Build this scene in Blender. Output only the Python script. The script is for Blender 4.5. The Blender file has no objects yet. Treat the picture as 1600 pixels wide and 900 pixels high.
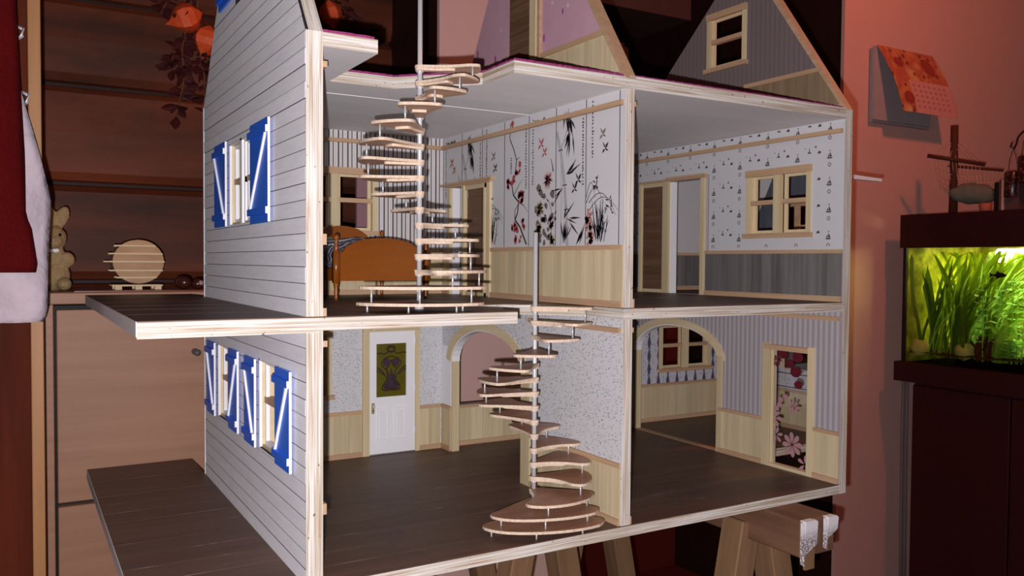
import bpy, bmesh, math, random
from mathutils import Vector, Matrix
from mathutils.geometry import tessellate_polygon
random.seed(7)
S = bpy.context.scene
COL = S.collection
PI = math.pi

# ------------------------------------------------------------------ camera
CAM = Vector((-0.27506, -0.91236, 0.36190))
def make_camera():
    yaw, pitch, roll = math.radians(-30.502), math.radians(-1.775), math.radians(0.389)
    fw = Vector((math.sin(-yaw)*math.cos(pitch), math.cos(yaw)*math.cos(pitch), math.sin(pitch)))
    rt = Vector((math.cos(yaw), math.sin(yaw), 0)); up = rt.cross(fw)
    rt2 = rt*math.cos(roll) + up*math.sin(roll); up2 = -rt*math.sin(roll) + up*math.cos(roll)
    cd = bpy.data.cameras.new('camera'); co = bpy.data.objects.new('camera', cd); COL.objects.link(co)
    m = Matrix((rt2, up2, -fw)).transposed().to_4x4(); m.translation = CAM
    co.matrix_world = m
    cd.sensor_width = 36; cd.lens = 1319.56/1600*36; cd.clip_start = .01; cd.clip_end = 50
    S.camera = co
    return rt2, up2, fw
RT, UP, FW = make_camera()

# ------------------------------------------------------------------ world, lights, exposure
w = bpy.data.worlds.new('world'); S.world = w; w.use_nodes = True
w.node_tree.nodes['Background'].inputs[0].default_value = (1.0, .70, .60, 1)
w.node_tree.nodes['Background'].inputs[1].default_value = .05

def point(name, loc, power, color, radius):
    l = bpy.data.lights.new(name, 'POINT'); l.energy = power; l.color = color; l.shadow_soft_size = radius
    o = bpy.data.objects.new(name, l); o.location = loc; COL.objects.link(o); return o
point('camera_flash', CAM - UP*.026 - RT*.018, 62, (1, .95, .97), .004)      # the phone's flash, just below its lens
point('room_lamp', (1.75, -.15, 1.45), 21, (1, .25, .13), .05)               # warm lamp above, out of frame
S.view_settings.view_transform = 'Standard'
S.view_settings.look = 'None'
S.view_settings.exposure = 0.0
S.view_settings.gamma = 1.0
S.view_settings.use_curve_mapping = False

# ------------------------------------------------------------------ materials
def srgb(r, g, b):
    f = lambda c: (c/255)/12.92 if c/255 <= .04045 else ((c/255+.055)/1.055)**2.4
    return (f(r), f(g), f(b), 1)
class NT:
    def __init__(s, name, rough=.6, spec=.3):
        s.m = bpy.data.materials.new(name); s.m.use_nodes = True
        s.t = s.m.node_tree; s.b = s.t.nodes['Principled BSDF']
        s.b.inputs['Roughness'].default_value = rough
        s.b.inputs['Specular IOR Level'].default_value = spec
        s._p = None
    def n(s, typ, **kw):
        x = s.t.nodes.new(typ)
        for k, v in kw.items(): setattr(x, k, v)
        return x
    def l(s, a, b): s.t.links.new(a, b)
    def pos(s):
        if s._p is None: s._p = s.n('ShaderNodeTexCoord').outputs['Object']
        return s._p
    def xyz(s):
        q = s.n('ShaderNodeSeparateXYZ'); s.l(s.pos(), q.inputs[0]); return q.outputs
    def mp(s, scale):
        q = s.n('ShaderNodeMapping'); q.inputs['Scale'].default_value = scale; s.l(s.pos(), q.inputs[0]); return q.outputs[0]
    def noise(s, scale, detail=4, vec=None, rough=.55):
        q = s.n('ShaderNodeTexNoise'); q.inputs['Scale'].default_value = scale; q.inputs['Detail'].default_value = detail
        q.inputs['Roughness'].default_value = rough
        s.l(vec if vec is not None else s.pos(), q.inputs['Vector']); return q.outputs['Fac']
    def math(s, op, a, b=None, c=None):
        q = s.n('ShaderNodeMath', operation=op)
        for i, v in enumerate((a, b, c)):
            if v is None: continue
            if isinstance(v, (int, float)): q.inputs[i].default_value = v
            else: s.l(v, q.inputs[i])
        return q.outputs[0]
    def mix(s, f, a, b):
        q = s.n('ShaderNodeMix', data_type='RGBA')
        for i, v in ((0, f), (6, a), (7, b)):
            if isinstance(v, (int, float)): q.inputs[i].default_value = v
            elif isinstance(v, tuple): q.inputs[i].default_value = v
            else: s.l(v, q.inputs[i])
        return q.outputs[2]
    def ramp(s, f, stops):
        q = s.n('ShaderNodeValToRGB'); e = q.color_ramp.elements
        while len(e) < len(stops): e.new(.5)
        for k, (p, c) in enumerate(stops): e[k].position = p; e[k].color = c
        s.l(f, q.inputs[0]); return q.outputs[0]
    def rnd(s):
        return s.n('ShaderNodeObjectInfo').outputs['Random']
    def color(s, c):
        if isinstance(c, tuple): s.b.inputs['Base Color'].default_value = c
        else: s.l(c, s.b.inputs['Base Color'])
    def bump(s, h, strength=.3, dist=.001):
        q = s.n('ShaderNodeBump'); q.inputs['Strength'].default_value = strength; q.inputs['Distance'].default_value = dist
        s.l(h, q.inputs['Height']); s.l(q.outputs[0], s.b.inputs['Normal'])

def plain(name, c, rough=.6, var=.12, scale=60, bump=0, spec=.3, metal=0):
    N = NT(name, rough, spec)
    d = tuple(v*(1-var) for v in c[:3])+(1,); e = tuple(min(1, v*(1+var)) for v in c[:3])+(1,)
    nz = N.noise(scale)
    N.color(N.mix(nz, d, e)); N.b.inputs['Metallic'].default_value = metal
    if bump: N.bump(nz, bump)
    return N.m
def wood(name, c1, c2, axis='z', scale=70, stretch=.06, rough=.55, var=.25, bump=.15, spec=.3):
    """grain stretched along one axis, tone differing from piece to piece"""
    N = NT(name, rough, spec)
    sc = {'x': (stretch, 1, 1), 'y': (1, stretch, 1), 'z': (1, 1, stretch)}[axis]
    v = N.n('ShaderNodeVectorMath', operation='ADD'); N.l(N.mp(sc), v.inputs[0])
    r = N.rnd(); cb = N.n('ShaderNodeCombineXYZ')
    for i in range(3): N.l(N.math('MULTIPLY', r, 3.7+i), cb.inputs[i])
    N.l(cb.outputs[0], v.inputs[1])
    nz = N.noise(scale, 5, v.outputs[0], .6)
    f = N.ramp(nz, [(.3, (0, 0, 0, 1)), (.7, (1, 1, 1, 1))])
    base = N.mix(f, c1, c2)
    g = N.math('ADD', N.math('MULTIPLY', r, 2*var), 1-var)
    hs = N.n('ShaderNodeHueSaturation'); N.l(base, hs.inputs['Color']); N.l(g, hs.inputs['Value'])
    N.color(hs.outputs[0]); N.bump(nz, bump, .0006)
    return N.m
M = {}
def ply(name, axis):
    """raw plywood edge: thin layers across the thickness with torn white filler"""
    N = NT(name, .75, .1)
    sc = {'z': (6, 6, 420), 'x': (420, 6, 6)}[axis]
    a = N.noise(1.0, 2, N.mp(sc), .5)
    b = N.noise(160, 5)
    c = N.mix(N.ramp(a, [(.35, (0, 0, 0, 1)), (.62, (1, 1, 1, 1))]), srgb(176, 162, 144), srgb(218, 214, 210))
    sc2 = {'z': (5, 5, 640), 'x': (640, 5, 5)}[axis]
    d = N.noise(1.3, 4, N.mp(sc2), .6)
    c = N.mix(N.ramp(d, [(.56, (0, 0, 0, 1)), (.63, (1, 1, 1, 1))]), c, srgb(160, 124, 88))
    c = N.mix(N.ramp(b, [(.66, (0, 0, 0, 1)), (.70, (1, 1, 1, 1))]), c, srgb(120, 98, 80))
    N.color(c); N.bump(b, .3, .001)
    return N.m
M['ply_h'] = ply('plywood_edge_flat', 'z')
M['ply_v'] = ply('plywood_edge_upright', 'x')
M['pine'] = wood('pale_pine', srgb(200, 178, 138), srgb(212, 196, 162), 'z', 90, .05, .6, .10)
M['pine_h'] = wood('pale_pine_flat', srgb(200, 180, 142), srgb(212, 196, 164), 'y', 90, .05, .6, .08)
M['trim'] = wood('tan_trim', srgb(176, 142, 112), srgb(196, 164, 132), 'y', 120, .04, .6, .06)
M['trim_x'] = wood('tan_trim_crosswise', srgb(176, 142, 112), srgb(196, 164, 132), 'x', 120, .04, .6, .06)
M['wainscot'] = wood('pine_wainscot', srgb(192, 172, 136), srgb(210, 195, 163), 'z', 85, .05, .6, .10)
M['wainscot_shaded'] = wood('shaded_pine_wainscot', srgb(122, 104, 80), srgb(146, 126, 98), 'z', 85, .05, .6, .10)  # pine wainscot with the attic floor's flash shadow put into its colour
M['slate'] = wood('grey_wainscot', srgb(96, 92, 92), srgb(124, 120, 118), 'z', 90, .05, .6, .16)
M['slateblue'] = wood('blue_grey_planks', srgb(70, 74, 86), srgb(96, 100, 110), 'z', 90, .05, .6, .12)
M['floor'] = wood('dark_stained_floor', srgb(82, 60, 50), srgb(100, 76, 65), 'x', 60, .05, .48, .10, .2, .3)
M['floorbase'] = plain('dark_floor_base', srgb(118, 100, 86), .6, .2, 200)
M['siding'] = wood('grey_siding', srgb(236, 237, 246), srgb(248, 249, 253), 'y', 160, .12, .7, .05, .04)
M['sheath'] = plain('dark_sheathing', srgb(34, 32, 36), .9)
M['white'] = plain('white_paint', srgb(236, 236, 240), .5, .03, 30)
M['ceil'] = wood('white_ceiling_paint', srgb(236, 236, 240), srgb(246, 246, 248), 'x', 20, .2, .7, .01, .01)
M['deckend'] = plain('grey_deck_edge', srgb(222, 217, 219), .7, .2, 120)
M['blue'] = plain('blue_paint', srgb(42, 112, 232), .45, .1, 90)
M['carpet'] = plain('magenta_carpet', srgb(146, 62, 112), 1, .3, 900, .8, 0)
M['door_dark'] = wood('walnut_door', srgb(92, 68, 52), srgb(122, 92, 72), 'y', 110, .05, .55, .06)
M['door_dark_v'] = wood('dark_brown_panel', srgb(66, 48, 40), srgb(96, 72, 58), 'z', 110, .05, .55, .06)
M['tread'] = wood('stair_tread_top', srgb(146, 104, 82), srgb(170, 128, 104), 'x', 60, .3, .4, .07, .1, .4)
M['tread_edge'] = wood('stair_tread_edge', srgb(198, 172, 150), srgb(226, 206, 186), 'z', 300, .8, .7, .05)
M['steel'] = plain('bright_steel', (.62, .62, .64, 1), .3, .05, 60, 0, .6, .25)
M['gunmetal'] = plain('dark_grey_metal', srgb(84, 86, 86), .4, .1, 60, 0, .5)
M['brass'] = plain('pale_brass', srgb(206, 192, 150), .4, .06, 60, 0, .5, .6)
M['honey'] = wood('honey_varnished_wood', srgb(128, 66, 14), srgb(144, 78, 20), 'x', 40, .1, .3, .03, .05, .5)
M['pink_flashlit'] = plain('flashlit_pink_plaster', srgb(212, 174, 168), .85, .05, 9, .1)  # same pink plaster, lightened for the strong flash falling on it
M['pink'] = plain('pink_plaster', srgb(206, 160, 152), .85, .05, 9, .1)
M['plankred'] = wood('dark_red_brown_planks', srgb(46, 20, 10), srgb(116, 54, 29), 'x', 8, .16, .6, .1)
M['darkred'] = plain('dark_red_brown_wood', srgb(92, 30, 26), .55, .25, 12)
M['darkbrown'] = wood('dark_varnished_timber', srgb(58, 22, 11), srgb(92, 38, 20), 'z', 22, .08, .7, .05, .1, .08)
M['beech'] = wood('beech_laminate', srgb(158, 116, 92), srgb(172, 130, 106), 'x', 50, .05, .5, .03, .03)
M['postwood'] = wood('honey_post', srgb(146, 100, 60), srgb(164, 118, 76), 'z', 40, .06, .5, .05)
M['alcove'] = plain('very_dark_timber', srgb(44, 16, 14), .6, .3, 10)
M['alcove_beam'] = plain('dim_brown_beam', srgb(84, 56, 52), .7, .2, 14)
M['black'] = plain('near_black', srgb(18, 14, 14), .6)
M['trestle'] = wood('trestle_wood', srgb(116, 88, 64), srgb(146, 114, 84), 'z', 30, .12, .65, .1)
M['trestle_y'] = wood('trestle_beam_wood', srgb(92, 64, 48), srgb(128, 94, 72), 'y', 30, .12, .6, .05)

def stripes(name, axis, bg, bars, period, rough=.8, extra=None):
    """flat printed wallpaper stripes; bars = [(start, end, colour)] inside one period"""
    N = NT(name, rough, .15); o = N.xyz()['XYZ'.index(axis)]
    f = N.math('FLOORED_MODULO', o, period)
    c = bg
    for a, b, col in bars:
        k = N.math('MULTIPLY', N.math('GREATER_THAN', f, a), N.math('LESS_THAN', f, b)); c = N.mix(k, c, col)
    if extra: c = extra(N, c)
    N.color(c); return N.m
def dots(N, c, scale, thr, col, stretch=(1, 1, 1)):
    v = N.n('ShaderNodeTexVoronoi'); v.inputs['Scale'].default_value = scale
    N.l(N.mp(stretch), v.inputs['Vector'])
    k = N.math('LESS_THAN', v.outputs['Distance'], thr); return N.mix(k, c, col)
br = srgb(104, 80, 80)
M['wp_stripe'] = stripes('striped_wallpaper', 'X', srgb(214, 212, 214),
    [(0, .0030, br), (.0082, .0102, srgb(92, 76, 78)), (.0053, .0059, srgb(176, 170, 172)), (.0135, .0141, srgb(176, 170, 172))], .0176)
M['wp_lavender'] = stripes('lavender_striped_wallpaper', 'Y', srgb(178, 172, 176), [(0, .0055, srgb(154, 146, 152))], .011)
M['wp_greystripe'] = stripes('grey_striped_wallpaper', 'Y', srgb(122, 110, 110), [(0, .004, srgb(110, 98, 100)), (.006, .008, srgb(114, 102, 104))], .011)
def sprig(name):
    N = NT(name, .8, .15); c = srgb(206, 206, 210)
    rot = N.n('ShaderNodeMapping'); rot.inputs['Rotation'].default_value = (.7, .75, .6); rot.inputs['Scale'].default_value = (1.3, .75, 1.5); N.l(N.pos(), rot.inputs[0]); N._p = rot.outputs[0]
    c = dots(N, c, 135, .22, srgb(160, 162, 168), (1.3, 1.3, 1)); c = dots(N, c, 185, .19, srgb(112, 118, 124), (1, 1, 1.5)); c = dots(N, c, 122, .13, srgb(72, 78, 88), (1.2, 1.2, 1))
    N.color(c); return N.m
M['wp_sprig'] = sprig('sprigged_wallpaper')
def damask(name):
    N = NT(name, .8, .15); c = srgb(196, 194, 204)
    c = dots(N, c, 170, .22, srgb(96, 98, 122))
    o = N.xyz(); f = N.math('FLOORED_MODULO', o[0], .028); g = N.math('FLOORED_MODULO', o[2], .03)
    wv = N.math('ADD', .0016, N.math('MULTIPLY', N.math('ABSOLUTE', N.math('SUBTRACT', g, .015)), .25))
    k = N.math('LESS_THAN', N.math('ABSOLUTE', N.math('SUBTRACT', f, .014)), wv); c = N.mix(k, c, srgb(84, 82, 104))
    N.color(c); return N.m
M['wp_damask'] = damask('blue_damask_wallpaper')
def roses(name):
    N = NT(name, .85, .15); c = N.mix(N.noise(25), srgb(188, 146, 162), srgb(202, 164, 178))
    c = dots(N, c, 30, .10, srgb(168, 84, 140), (1, 1, .5)); c = dots(N, c, 23, .07, srgb(120, 80, 150), (1, 1, .5)); c = dots(N, c, 26, .08, srgb(216, 186, 204))
    N.color(c); return N.m
M['wp_roses'] = roses('pink_rose_wallpaper')
M['wp_white'] = plain('white_wallpaper', srgb(200, 199, 203), .8, .01, 30)
M['ink'] = plain('black_ink', srgb(38, 36, 38), .8)
M['ink2'] = plain('grey_ink', srgb(168, 166, 168), .8)
M['ink3'] = plain('dark_grey_ink', srgb(106, 98, 94), .8)
M['ink_red'] = plain('red_ink', srgb(160, 74, 78), .8, .3, 200)
M['ink_pink'] = plain('dusty_pink_ink', srgb(176, 128, 124), .8, .3, 200)
M['ink_tan'] = plain('tan_ink', srgb(172, 150, 118), .8, .3, 200)
M['ink_boat'] = plain('navy_grey_ink', srgb(66, 66, 76), .8)

# ------------------------------------------------------------------ mesh helpers
def link(name, me, parent=None, mats=None):
    o = bpy.data.objects.new(name, me); COL.objects.link(o)
    if parent is not None: o.parent = parent
    for m in (mats if isinstance(mats, (list, tuple)) else [mats]):
        if m is not None: me.materials.append(M[m] if isinstance(m, str) else m)
    return o
def obj(name, bm, mats, parent=None, smooth=False, **props):
    bmesh.ops.recalc_face_normals(bm, faces=bm.faces)
    me = bpy.data.meshes.new(name); bm.to_mesh(me); bm.free()
    if smooth:
        for p in me.polygons: p.use_smooth = True
    o = link(name, me, parent, mats)
    for k, v in props.items(): o[k] = v
    return o
def empty(name, loc, **props):
    o = bpy.data.objects.new(name, None); COL.objects.link(o); o.location = loc; o.empty_display_size = .02
    for k, v in props.items(): o[k] = v
    return o
def keep(o, parent):
    """parent without moving (parents only ever translate/rotate their own matrix)"""
    o.parent = parent; o.matrix_parent_inverse = parent.matrix_basis.inverted(); return o
def box(bm, x0, x1, y0, y1, z0, z1, mi=0):
    v = [bm.verts.new((x, y, z)) for x in (x0, x1) for y in (y0, y1) for z in (z0, z1)]
    for f in ((0, 1, 3, 2), (4, 6, 7, 5), (0, 4, 5, 1), (2, 3, 7, 6), (0, 2, 6, 4), (1, 5, 7, 3)):
        bm.faces.new([v[i] for i in f]).material_index = mi
    return v
def BX(name, b, mat, parent=None, bevel=0, **props):
    bm = bmesh.new(); box(bm, *b)
    if bevel: bmesh.ops.bevel(bm, geom=bm.edges[:], offset=bevel, segments=1, affect='EDGES')
    return obj(name, bm, mat, parent, **props)
def panel(bm, plane, a0, a1, outer, holes=(), mi=(0, 1, 2)):
    """slab: outline (and holes) in 2D extruded a0..a1 across a plane; mi = material of the a0 cap, the a1 cap, the rim"""
    P = {'x': lambda a, p: (a, p[0], p[1]), 'y': lambda a, p: (p[0], a, p[1]), 'z': lambda a, p: (p[0], p[1], a)}[plane]
    loops = [list(outer)]+[list(h) for h in holes]; flat = [p for l in loops for p in l]
    tris = tessellate_polygon([[Vector((p[0], p[1], 0)) for p in l] for l in loops])
    va = [bm.verts.new(P(a0, p)) for p in flat]; vb = [bm.verts.new(P(a1, p)) for p in flat]
    for t in tris:
        try:
            bm.faces.new([va[i] for i in t]).material_index = mi[0]
            bm.faces.new([vb[i] for i in reversed(t)]).material_index = mi[1]
        except ValueError: pass
    k = 0
    for l in loops:
        n = len(l)
        for i in range(n):
            j = (i+1) % n
            bm.faces.new((va[k+i], va[k+j], vb[k+j], vb[k+i])).material_index = mi[2]
        k += n
def PN(name, plane, a0, a1, outer, mats, parent=None, holes=(), mi=(0, 0, 0), **props):
    bm = bmesh.new(); panel(bm, plane, a0, a1, outer, holes, mi); return obj(name, bm, mats, parent, **props)
def rect(a0, a1, b0, b1): return [(a0, b0), (a1, b0), (a1, b1), (a0, b1)]
def tube(bm, pts, rad, n=8, mi=0, cap=True):
    """pipe along points; rad is a number or one per point"""
    pts = [Vector(p) for p in pts]; R = rad if isinstance(rad, (list, tuple)) else [rad]*len(pts)
    rings = []
    for i, p in enumerate(pts):
        t = (pts[min(i+1, len(pts)-1)]-pts[max(i-1, 0)]).normalized()
        a = Vector((0, 0, 1)) if abs(t.z) < .9 else Vector((1, 0, 0))
        u = t.cross(a).normalized(); v = t.cross(u)
        rings.append([bm.verts.new(p+(u*math.cos(2*PI*k/n)+v*math.sin(2*PI*k/n))*R[i]) for k in range(n)])
    for a, b in zip(rings, rings[1:]):
        for k in range(n): bm.faces.new((a[k], a[(k+1) % n], b[(k+1) % n], b[k])).material_index = mi
    if cap:
        bm.faces.new(rings[0][::-1]).material_index = mi; bm.faces.new(rings[-1]).material_index = mi
def lathe(bm, c, prof, n=16):
    """profile of (radius, z) turned about the vertical through c"""
    rings = [[bm.verts.new((c[0]+max(r, 1e-4)*math.cos(2*PI*k/n), c[1]+max(r, 1e-4)*math.sin(2*PI*k/n), c[2]+z)) for k in range(n)] for r, z in prof]
    for a, b in zip(rings, rings[1:]):
        for k in range(n): bm.faces.new((a[k], a[(k+1) % n], b[(k+1) % n], b[k]))
    bm.faces.new(rings[0][::-1]); bm.faces.new(rings[-1])
def ball(bm, c, r, sc=(1, 1, 1), u=16, v=10, rot=None):
    m = Matrix.Translation(c)
    if rot is not None: m = m @ rot.to_4x4()
    m = m @ Matrix.Diagonal((sc[0], sc[1], sc[2], 1))
    bmesh.ops.create_uvsphere(bm, u_segments=u, v_segments=v, radius=r, matrix=m)

# ------------------------------------------------------------------ room shell
def struct(name, bm, mats, **k): return obj(name, bm, mats, None, kind='structure', **k)
YB = .78      # pink back wall
bm = bmesh.new(); panel(bm, 'y', YB, YB+.012, [(.533, -.78), (.912, -.78), (.912, 1.5), (.533, 1.5)]); struct('wall_back', bm, 'pink_flashlit')
bm = bmesh.new(); panel(bm, 'y', YB, YB+.012, [(1.87, -.78), (4.2, -.78), (4.2, 1.5), (1.87, 1.5)]); struct('wall_right', bm, 'pink')
bm = bmesh.new(); box(bm, -1.6, 4.2, -2.4, 3.2, -.82, -.78); struct('floor', bm, 'darkred')
# dark alcove between the two pink walls
bm = bmesh.new(); box(bm, .80, 2.6, 2.2, 2.26, -.78, 1.5); struct('wall_alcove', bm, 'alcove')
bm = bmesh.new(); box(bm, .86, .910, .7925, 2.2, -.78, 1.5); box(bm, 1.872, 1.92, .792, 2.2, -.78, 1.5); struct('wall_alcove_sides', bm, 'alcove')
bm = bmesh.new(); box(bm, .912, 1.87, 1.45, 1.75, 1.25, 1.5); struct('trim_1', bm, 'alcove_beam')
bm = bmesh.new(); box(bm, 1.36, 1.64, 1.5, 1.7, 1.02, 1.15); bmesh.ops.bevel(bm, geom=bm.edges[:], offset=.02, segments=3, affect='EDGES'); struct('trim_2', bm, 'alcove_beam')
bm = bmesh.new(); box(bm, .912, 1.87, 1.5, 1.52, -.78, .34); struct('trim_4', bm, 'darkred')
# horizontal plank wall behind the chest
wl = empty('wall_left', (0, 0, 0), kind='structure')
BX('backing', (-1.2, .60, 1.075, 1.10, -.78, 1.5), 'alcove', wl)
z = .10
for i, h in enumerate((.216, .2045, .203, .178, .20, .2, .2)):
    bm = bmesh.new()      # each plank overlaps the next: its lower edge stands proud and is rounded off
    y0 = 1.05
    sec = [(y0+.03, z), (y0+.012, z+.004), (y0+.001, z+.02), (y0, z+h*.5), (y0+.004, z+h-.02), (y0+.014, z+h-.008), (y0+.03, z+h-.004)]
    panel(bm, 'x', -1.2, .56, sec)
    obj('plank', bm, 'plankred', wl, smooth=False); z += h
bm = bmesh.new(); box(bm, .555, .60, 1.0, 1.06, -.78, 1.5); struct('trim_3', bm, 'alcove')
bm = bmesh.new(); box(bm, .5335, .60, .7925, 1.10, -.78, 1.5); struct('wall_stub', bm, 'alcove')

# ------------------------------------------------------------------ the dollhouse
H = empty('dollhouse', (0, 0, -.0157), category='dollhouse',
          label='unfinished open-front wooden dollhouse with grey siding and blue shutters on trestles')
H.location = (0, 0, 0)
XL, TW, XA, XM, XB, XO = -.171, .0153, .4388, .4543, .8886, .9046
Z1, Z2, TP, YI, YO = .3, .613, .0157, .565, .580
FT = .0013    # floorboard thickness

def boards(plate, z, regions):
    """separate floorboards lying along x; regions = [(y0, y1, [x cuts])]"""
    for y0, y1, xs in regions:
        n = max(1, round((y1-y0)/.05)); st = (y1-y0)/n
        for r in range(n):
            for xa, xb in zip(xs, xs[1:]):
                cuts = [xa]
                if xb-xa > .25: cuts.append(xa+(xb-xa)*random.uniform(.3, .7))
                cuts.append(xb)
                for p, q in zip(cuts, cuts[1:]):
                    ya, yb = y0+r*st, y0+(r+1)*st
                    BX('floorboard', (p+.0002, q-.0002, ya+.0002, yb-.0003, z-FT, z-random.uniform(0, .00025)), 'floor', plate)
def scuffs(plate, z, x0, x1, ys, n, seed):
    random.seed(seed); bm = bmesh.new()
    for i in range(n):
        x = random.uniform(x0, x1); y = random.choice(ys); L = random.uniform(.015, .065); h = random.uniform(.0004, .0010)
        if x+L > x1: continue
        v = [bm.verts.new((x, y, z+.00012)), bm.verts.new((x+L*.5, y-h*.6, z+.00012)), bm.verts.new((x+L, y, z+.00012)), bm.verts.new((x+L*.5, y+h*.6, z+.00012))]; bm.faces.new(v)
    obj('scuff_marks', bm, 'scuff', plate, kind='stuff')
M['scuff'] = plain('bare_scuffed_wood', srgb(190, 176, 164), .8)
# ground floor
gf = PN('ground_floor', 'z', -TP, -FT, [(XL, 0), (XB, 0), (XB, YO), (0, YO), (0, .698), (XL, .698)], ['floorbase', 'ply_h'], H, mi=(1, 0, 1))
boards(gf, 0, [(0, .55, [XL, 0, XA, XB]), (.55, .698, [XL, 0]), (.55, .58, [0, XA, XB])])
scuffs(gf, 0, XL, 0, [.05*i for i in range(1, 14)], 34, 4); scuffs(gf, 0, .02, XA, [.05*i for i in range(1, 11)], 20, 5); scuffs(gf, 0, XM, XB, [.05*i for i in range(1, 11)], 14, 6)
# first floor, with the stair opening
OP1 = [(.271, 0), (.271, .172), (.350, .172), (XA, .088), (XA, 0)]
ff = PN('first_floor', 'z', Z1-TP, Z1-FT, [(XL, 0)]+OP1+[(XB, 0), (XB, YO), (0, YO), (0, .698), (XL, .698)], ['floorbase', 'ply_h', 'ceil'], H, mi=(2, 0, 1))
boards(ff, Z1, [(0, .172, [XL, 0, .271]), (0, .172, [XM, XB]), (.172, .55, [XL, 0, XA, XB]), (.55, .698, [XL, 0]), (.55, .58, [0, XA, XB])])
scuffs(ff, Z1, XL, 0, [.043*i for i in range(1, 5)]+[.22+.048*i for i in range(10)], 22, 9)
random.seed(21)
# the deck's lower facing strip, and a grey painted left end
BX('deck_facing', (XL, TW, -.0006, .0, Z1-TP-.0022, Z1-TP), 'ply_h', H)
for zz in (0, Z1): BX('deck_end', (XL-.0008, XL, .0, .698, zz-TP, zz-.0002), 'deckend', H)
# attic floor in two plates, the left with its own stair opening, and their carpets
OP2 = [(.0834, 0), (.0834, .172), (.175, .172), (.2634, .083), (.2634, 0)]
a1 = [(TW+.0042, 0)]+OP2+[(XA+.0055, 0), (XA+.0055, YO), (TW+.0042, YO)]
PN('attic_floor', 'z', Z2-TP, Z2, a1, ['ceil', 'ply_h'], H, mi=(0, 1, 1))
PN('attic_floor', 'z', Z2-TP, Z2+.0015, [(XA+.0062, -.001), (XB, -.001), (XB, YO), (XA+.0062, YO)], ['ceil', 'ply_h'], H, mi=(0, 1, 1))
def fuzzy(pts, d=.0016, step=.004):
    out = []
    for (x0, y0), (x1, y1) in zip(pts, pts[1:]+pts[:1]):
        n = max(1, int(math.hypot(x1-x0, y1-y0)/step))
        for i in range(n): out.append((x0+(x1-x0)*i/n+random.uniform(-d, d), y0+(y1-y0)*i/n+random.uniform(-d, d)*.8))
    return out
PN('carpet', 'z', Z2, Z2+.0035, fuzzy([(TW+.005, .002), (.0815, .002), (.0815, .1745), (.176, .1745), (.2655, .085), (.2655, .002), (XA-.003, .002), (XA-.003, .52), (TW+.005, .55)]), 'carpet', H)
PN('carpet', 'z', Z2+.0015, Z2+.0045, fuzzy([(XM+.001, .003), (XB-.004, .003), (XB-.004, .56), (XM+.001, .56)]), 'carpet', H)
# seam in the bedroom ceiling
BX('ceiling_seam', (TW, XA, .247, .2482, Z2-TP-.0006, Z2-TP), 'white', H)

def arc(y0, y1, zs, rise, n=20):
    c, a = (y0+y1)/2, (y1-y0)/2
    return [(c+a*math.cos(PI*i/n), zs+rise*math.sin(PI*i/n)) for i in range(n+1)]

# --- left wall: core, siding boards, shuttered windows
GL = lambda z: (max(0, (z-Z2)/1.35), min(.575, .575-(z-Z2)/1.22))
WIN_LOW = [(.3665, .4675, .117, .2315), (.1085, .2085, .117, .2335)]
WIN_UP = [(.231, .381, .4135, .5325)]
WIN_AT = [(.232, .335, .735, .835)]
def R4(wd): return rect(wd[0], wd[1], wd[2], wd[3])
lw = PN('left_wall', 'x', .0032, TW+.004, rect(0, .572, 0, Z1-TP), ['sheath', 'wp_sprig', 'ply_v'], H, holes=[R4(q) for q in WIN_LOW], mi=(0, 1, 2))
peak = .613+1.35*.27
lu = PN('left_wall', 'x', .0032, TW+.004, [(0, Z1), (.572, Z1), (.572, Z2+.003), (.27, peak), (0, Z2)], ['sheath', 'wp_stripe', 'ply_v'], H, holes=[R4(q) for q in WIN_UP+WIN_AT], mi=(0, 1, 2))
for wdo, wall in ((lw, 0), (lu, 1)): pass
BX('edge_strip', (.0, .0032, -.0004, .0012, 0, Z1-TP), 'ply_v', lw); BX('edge_strip', (.0, .0032, -.0004, .0012, Z1, Z2), 'ply_v', lu)
BX('corner_strip', (-.0008, .006, .572, .5775, 0, Z1-TP), 'white', lw); BX('corner_strip', (-.0008, .006, .572, .5775, Z1, Z2+.002), 'white', lu)
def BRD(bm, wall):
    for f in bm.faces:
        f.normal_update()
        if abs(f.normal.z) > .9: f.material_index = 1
    return obj('siding_board', bm, ['siding', 'sheath'], wall)
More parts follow.
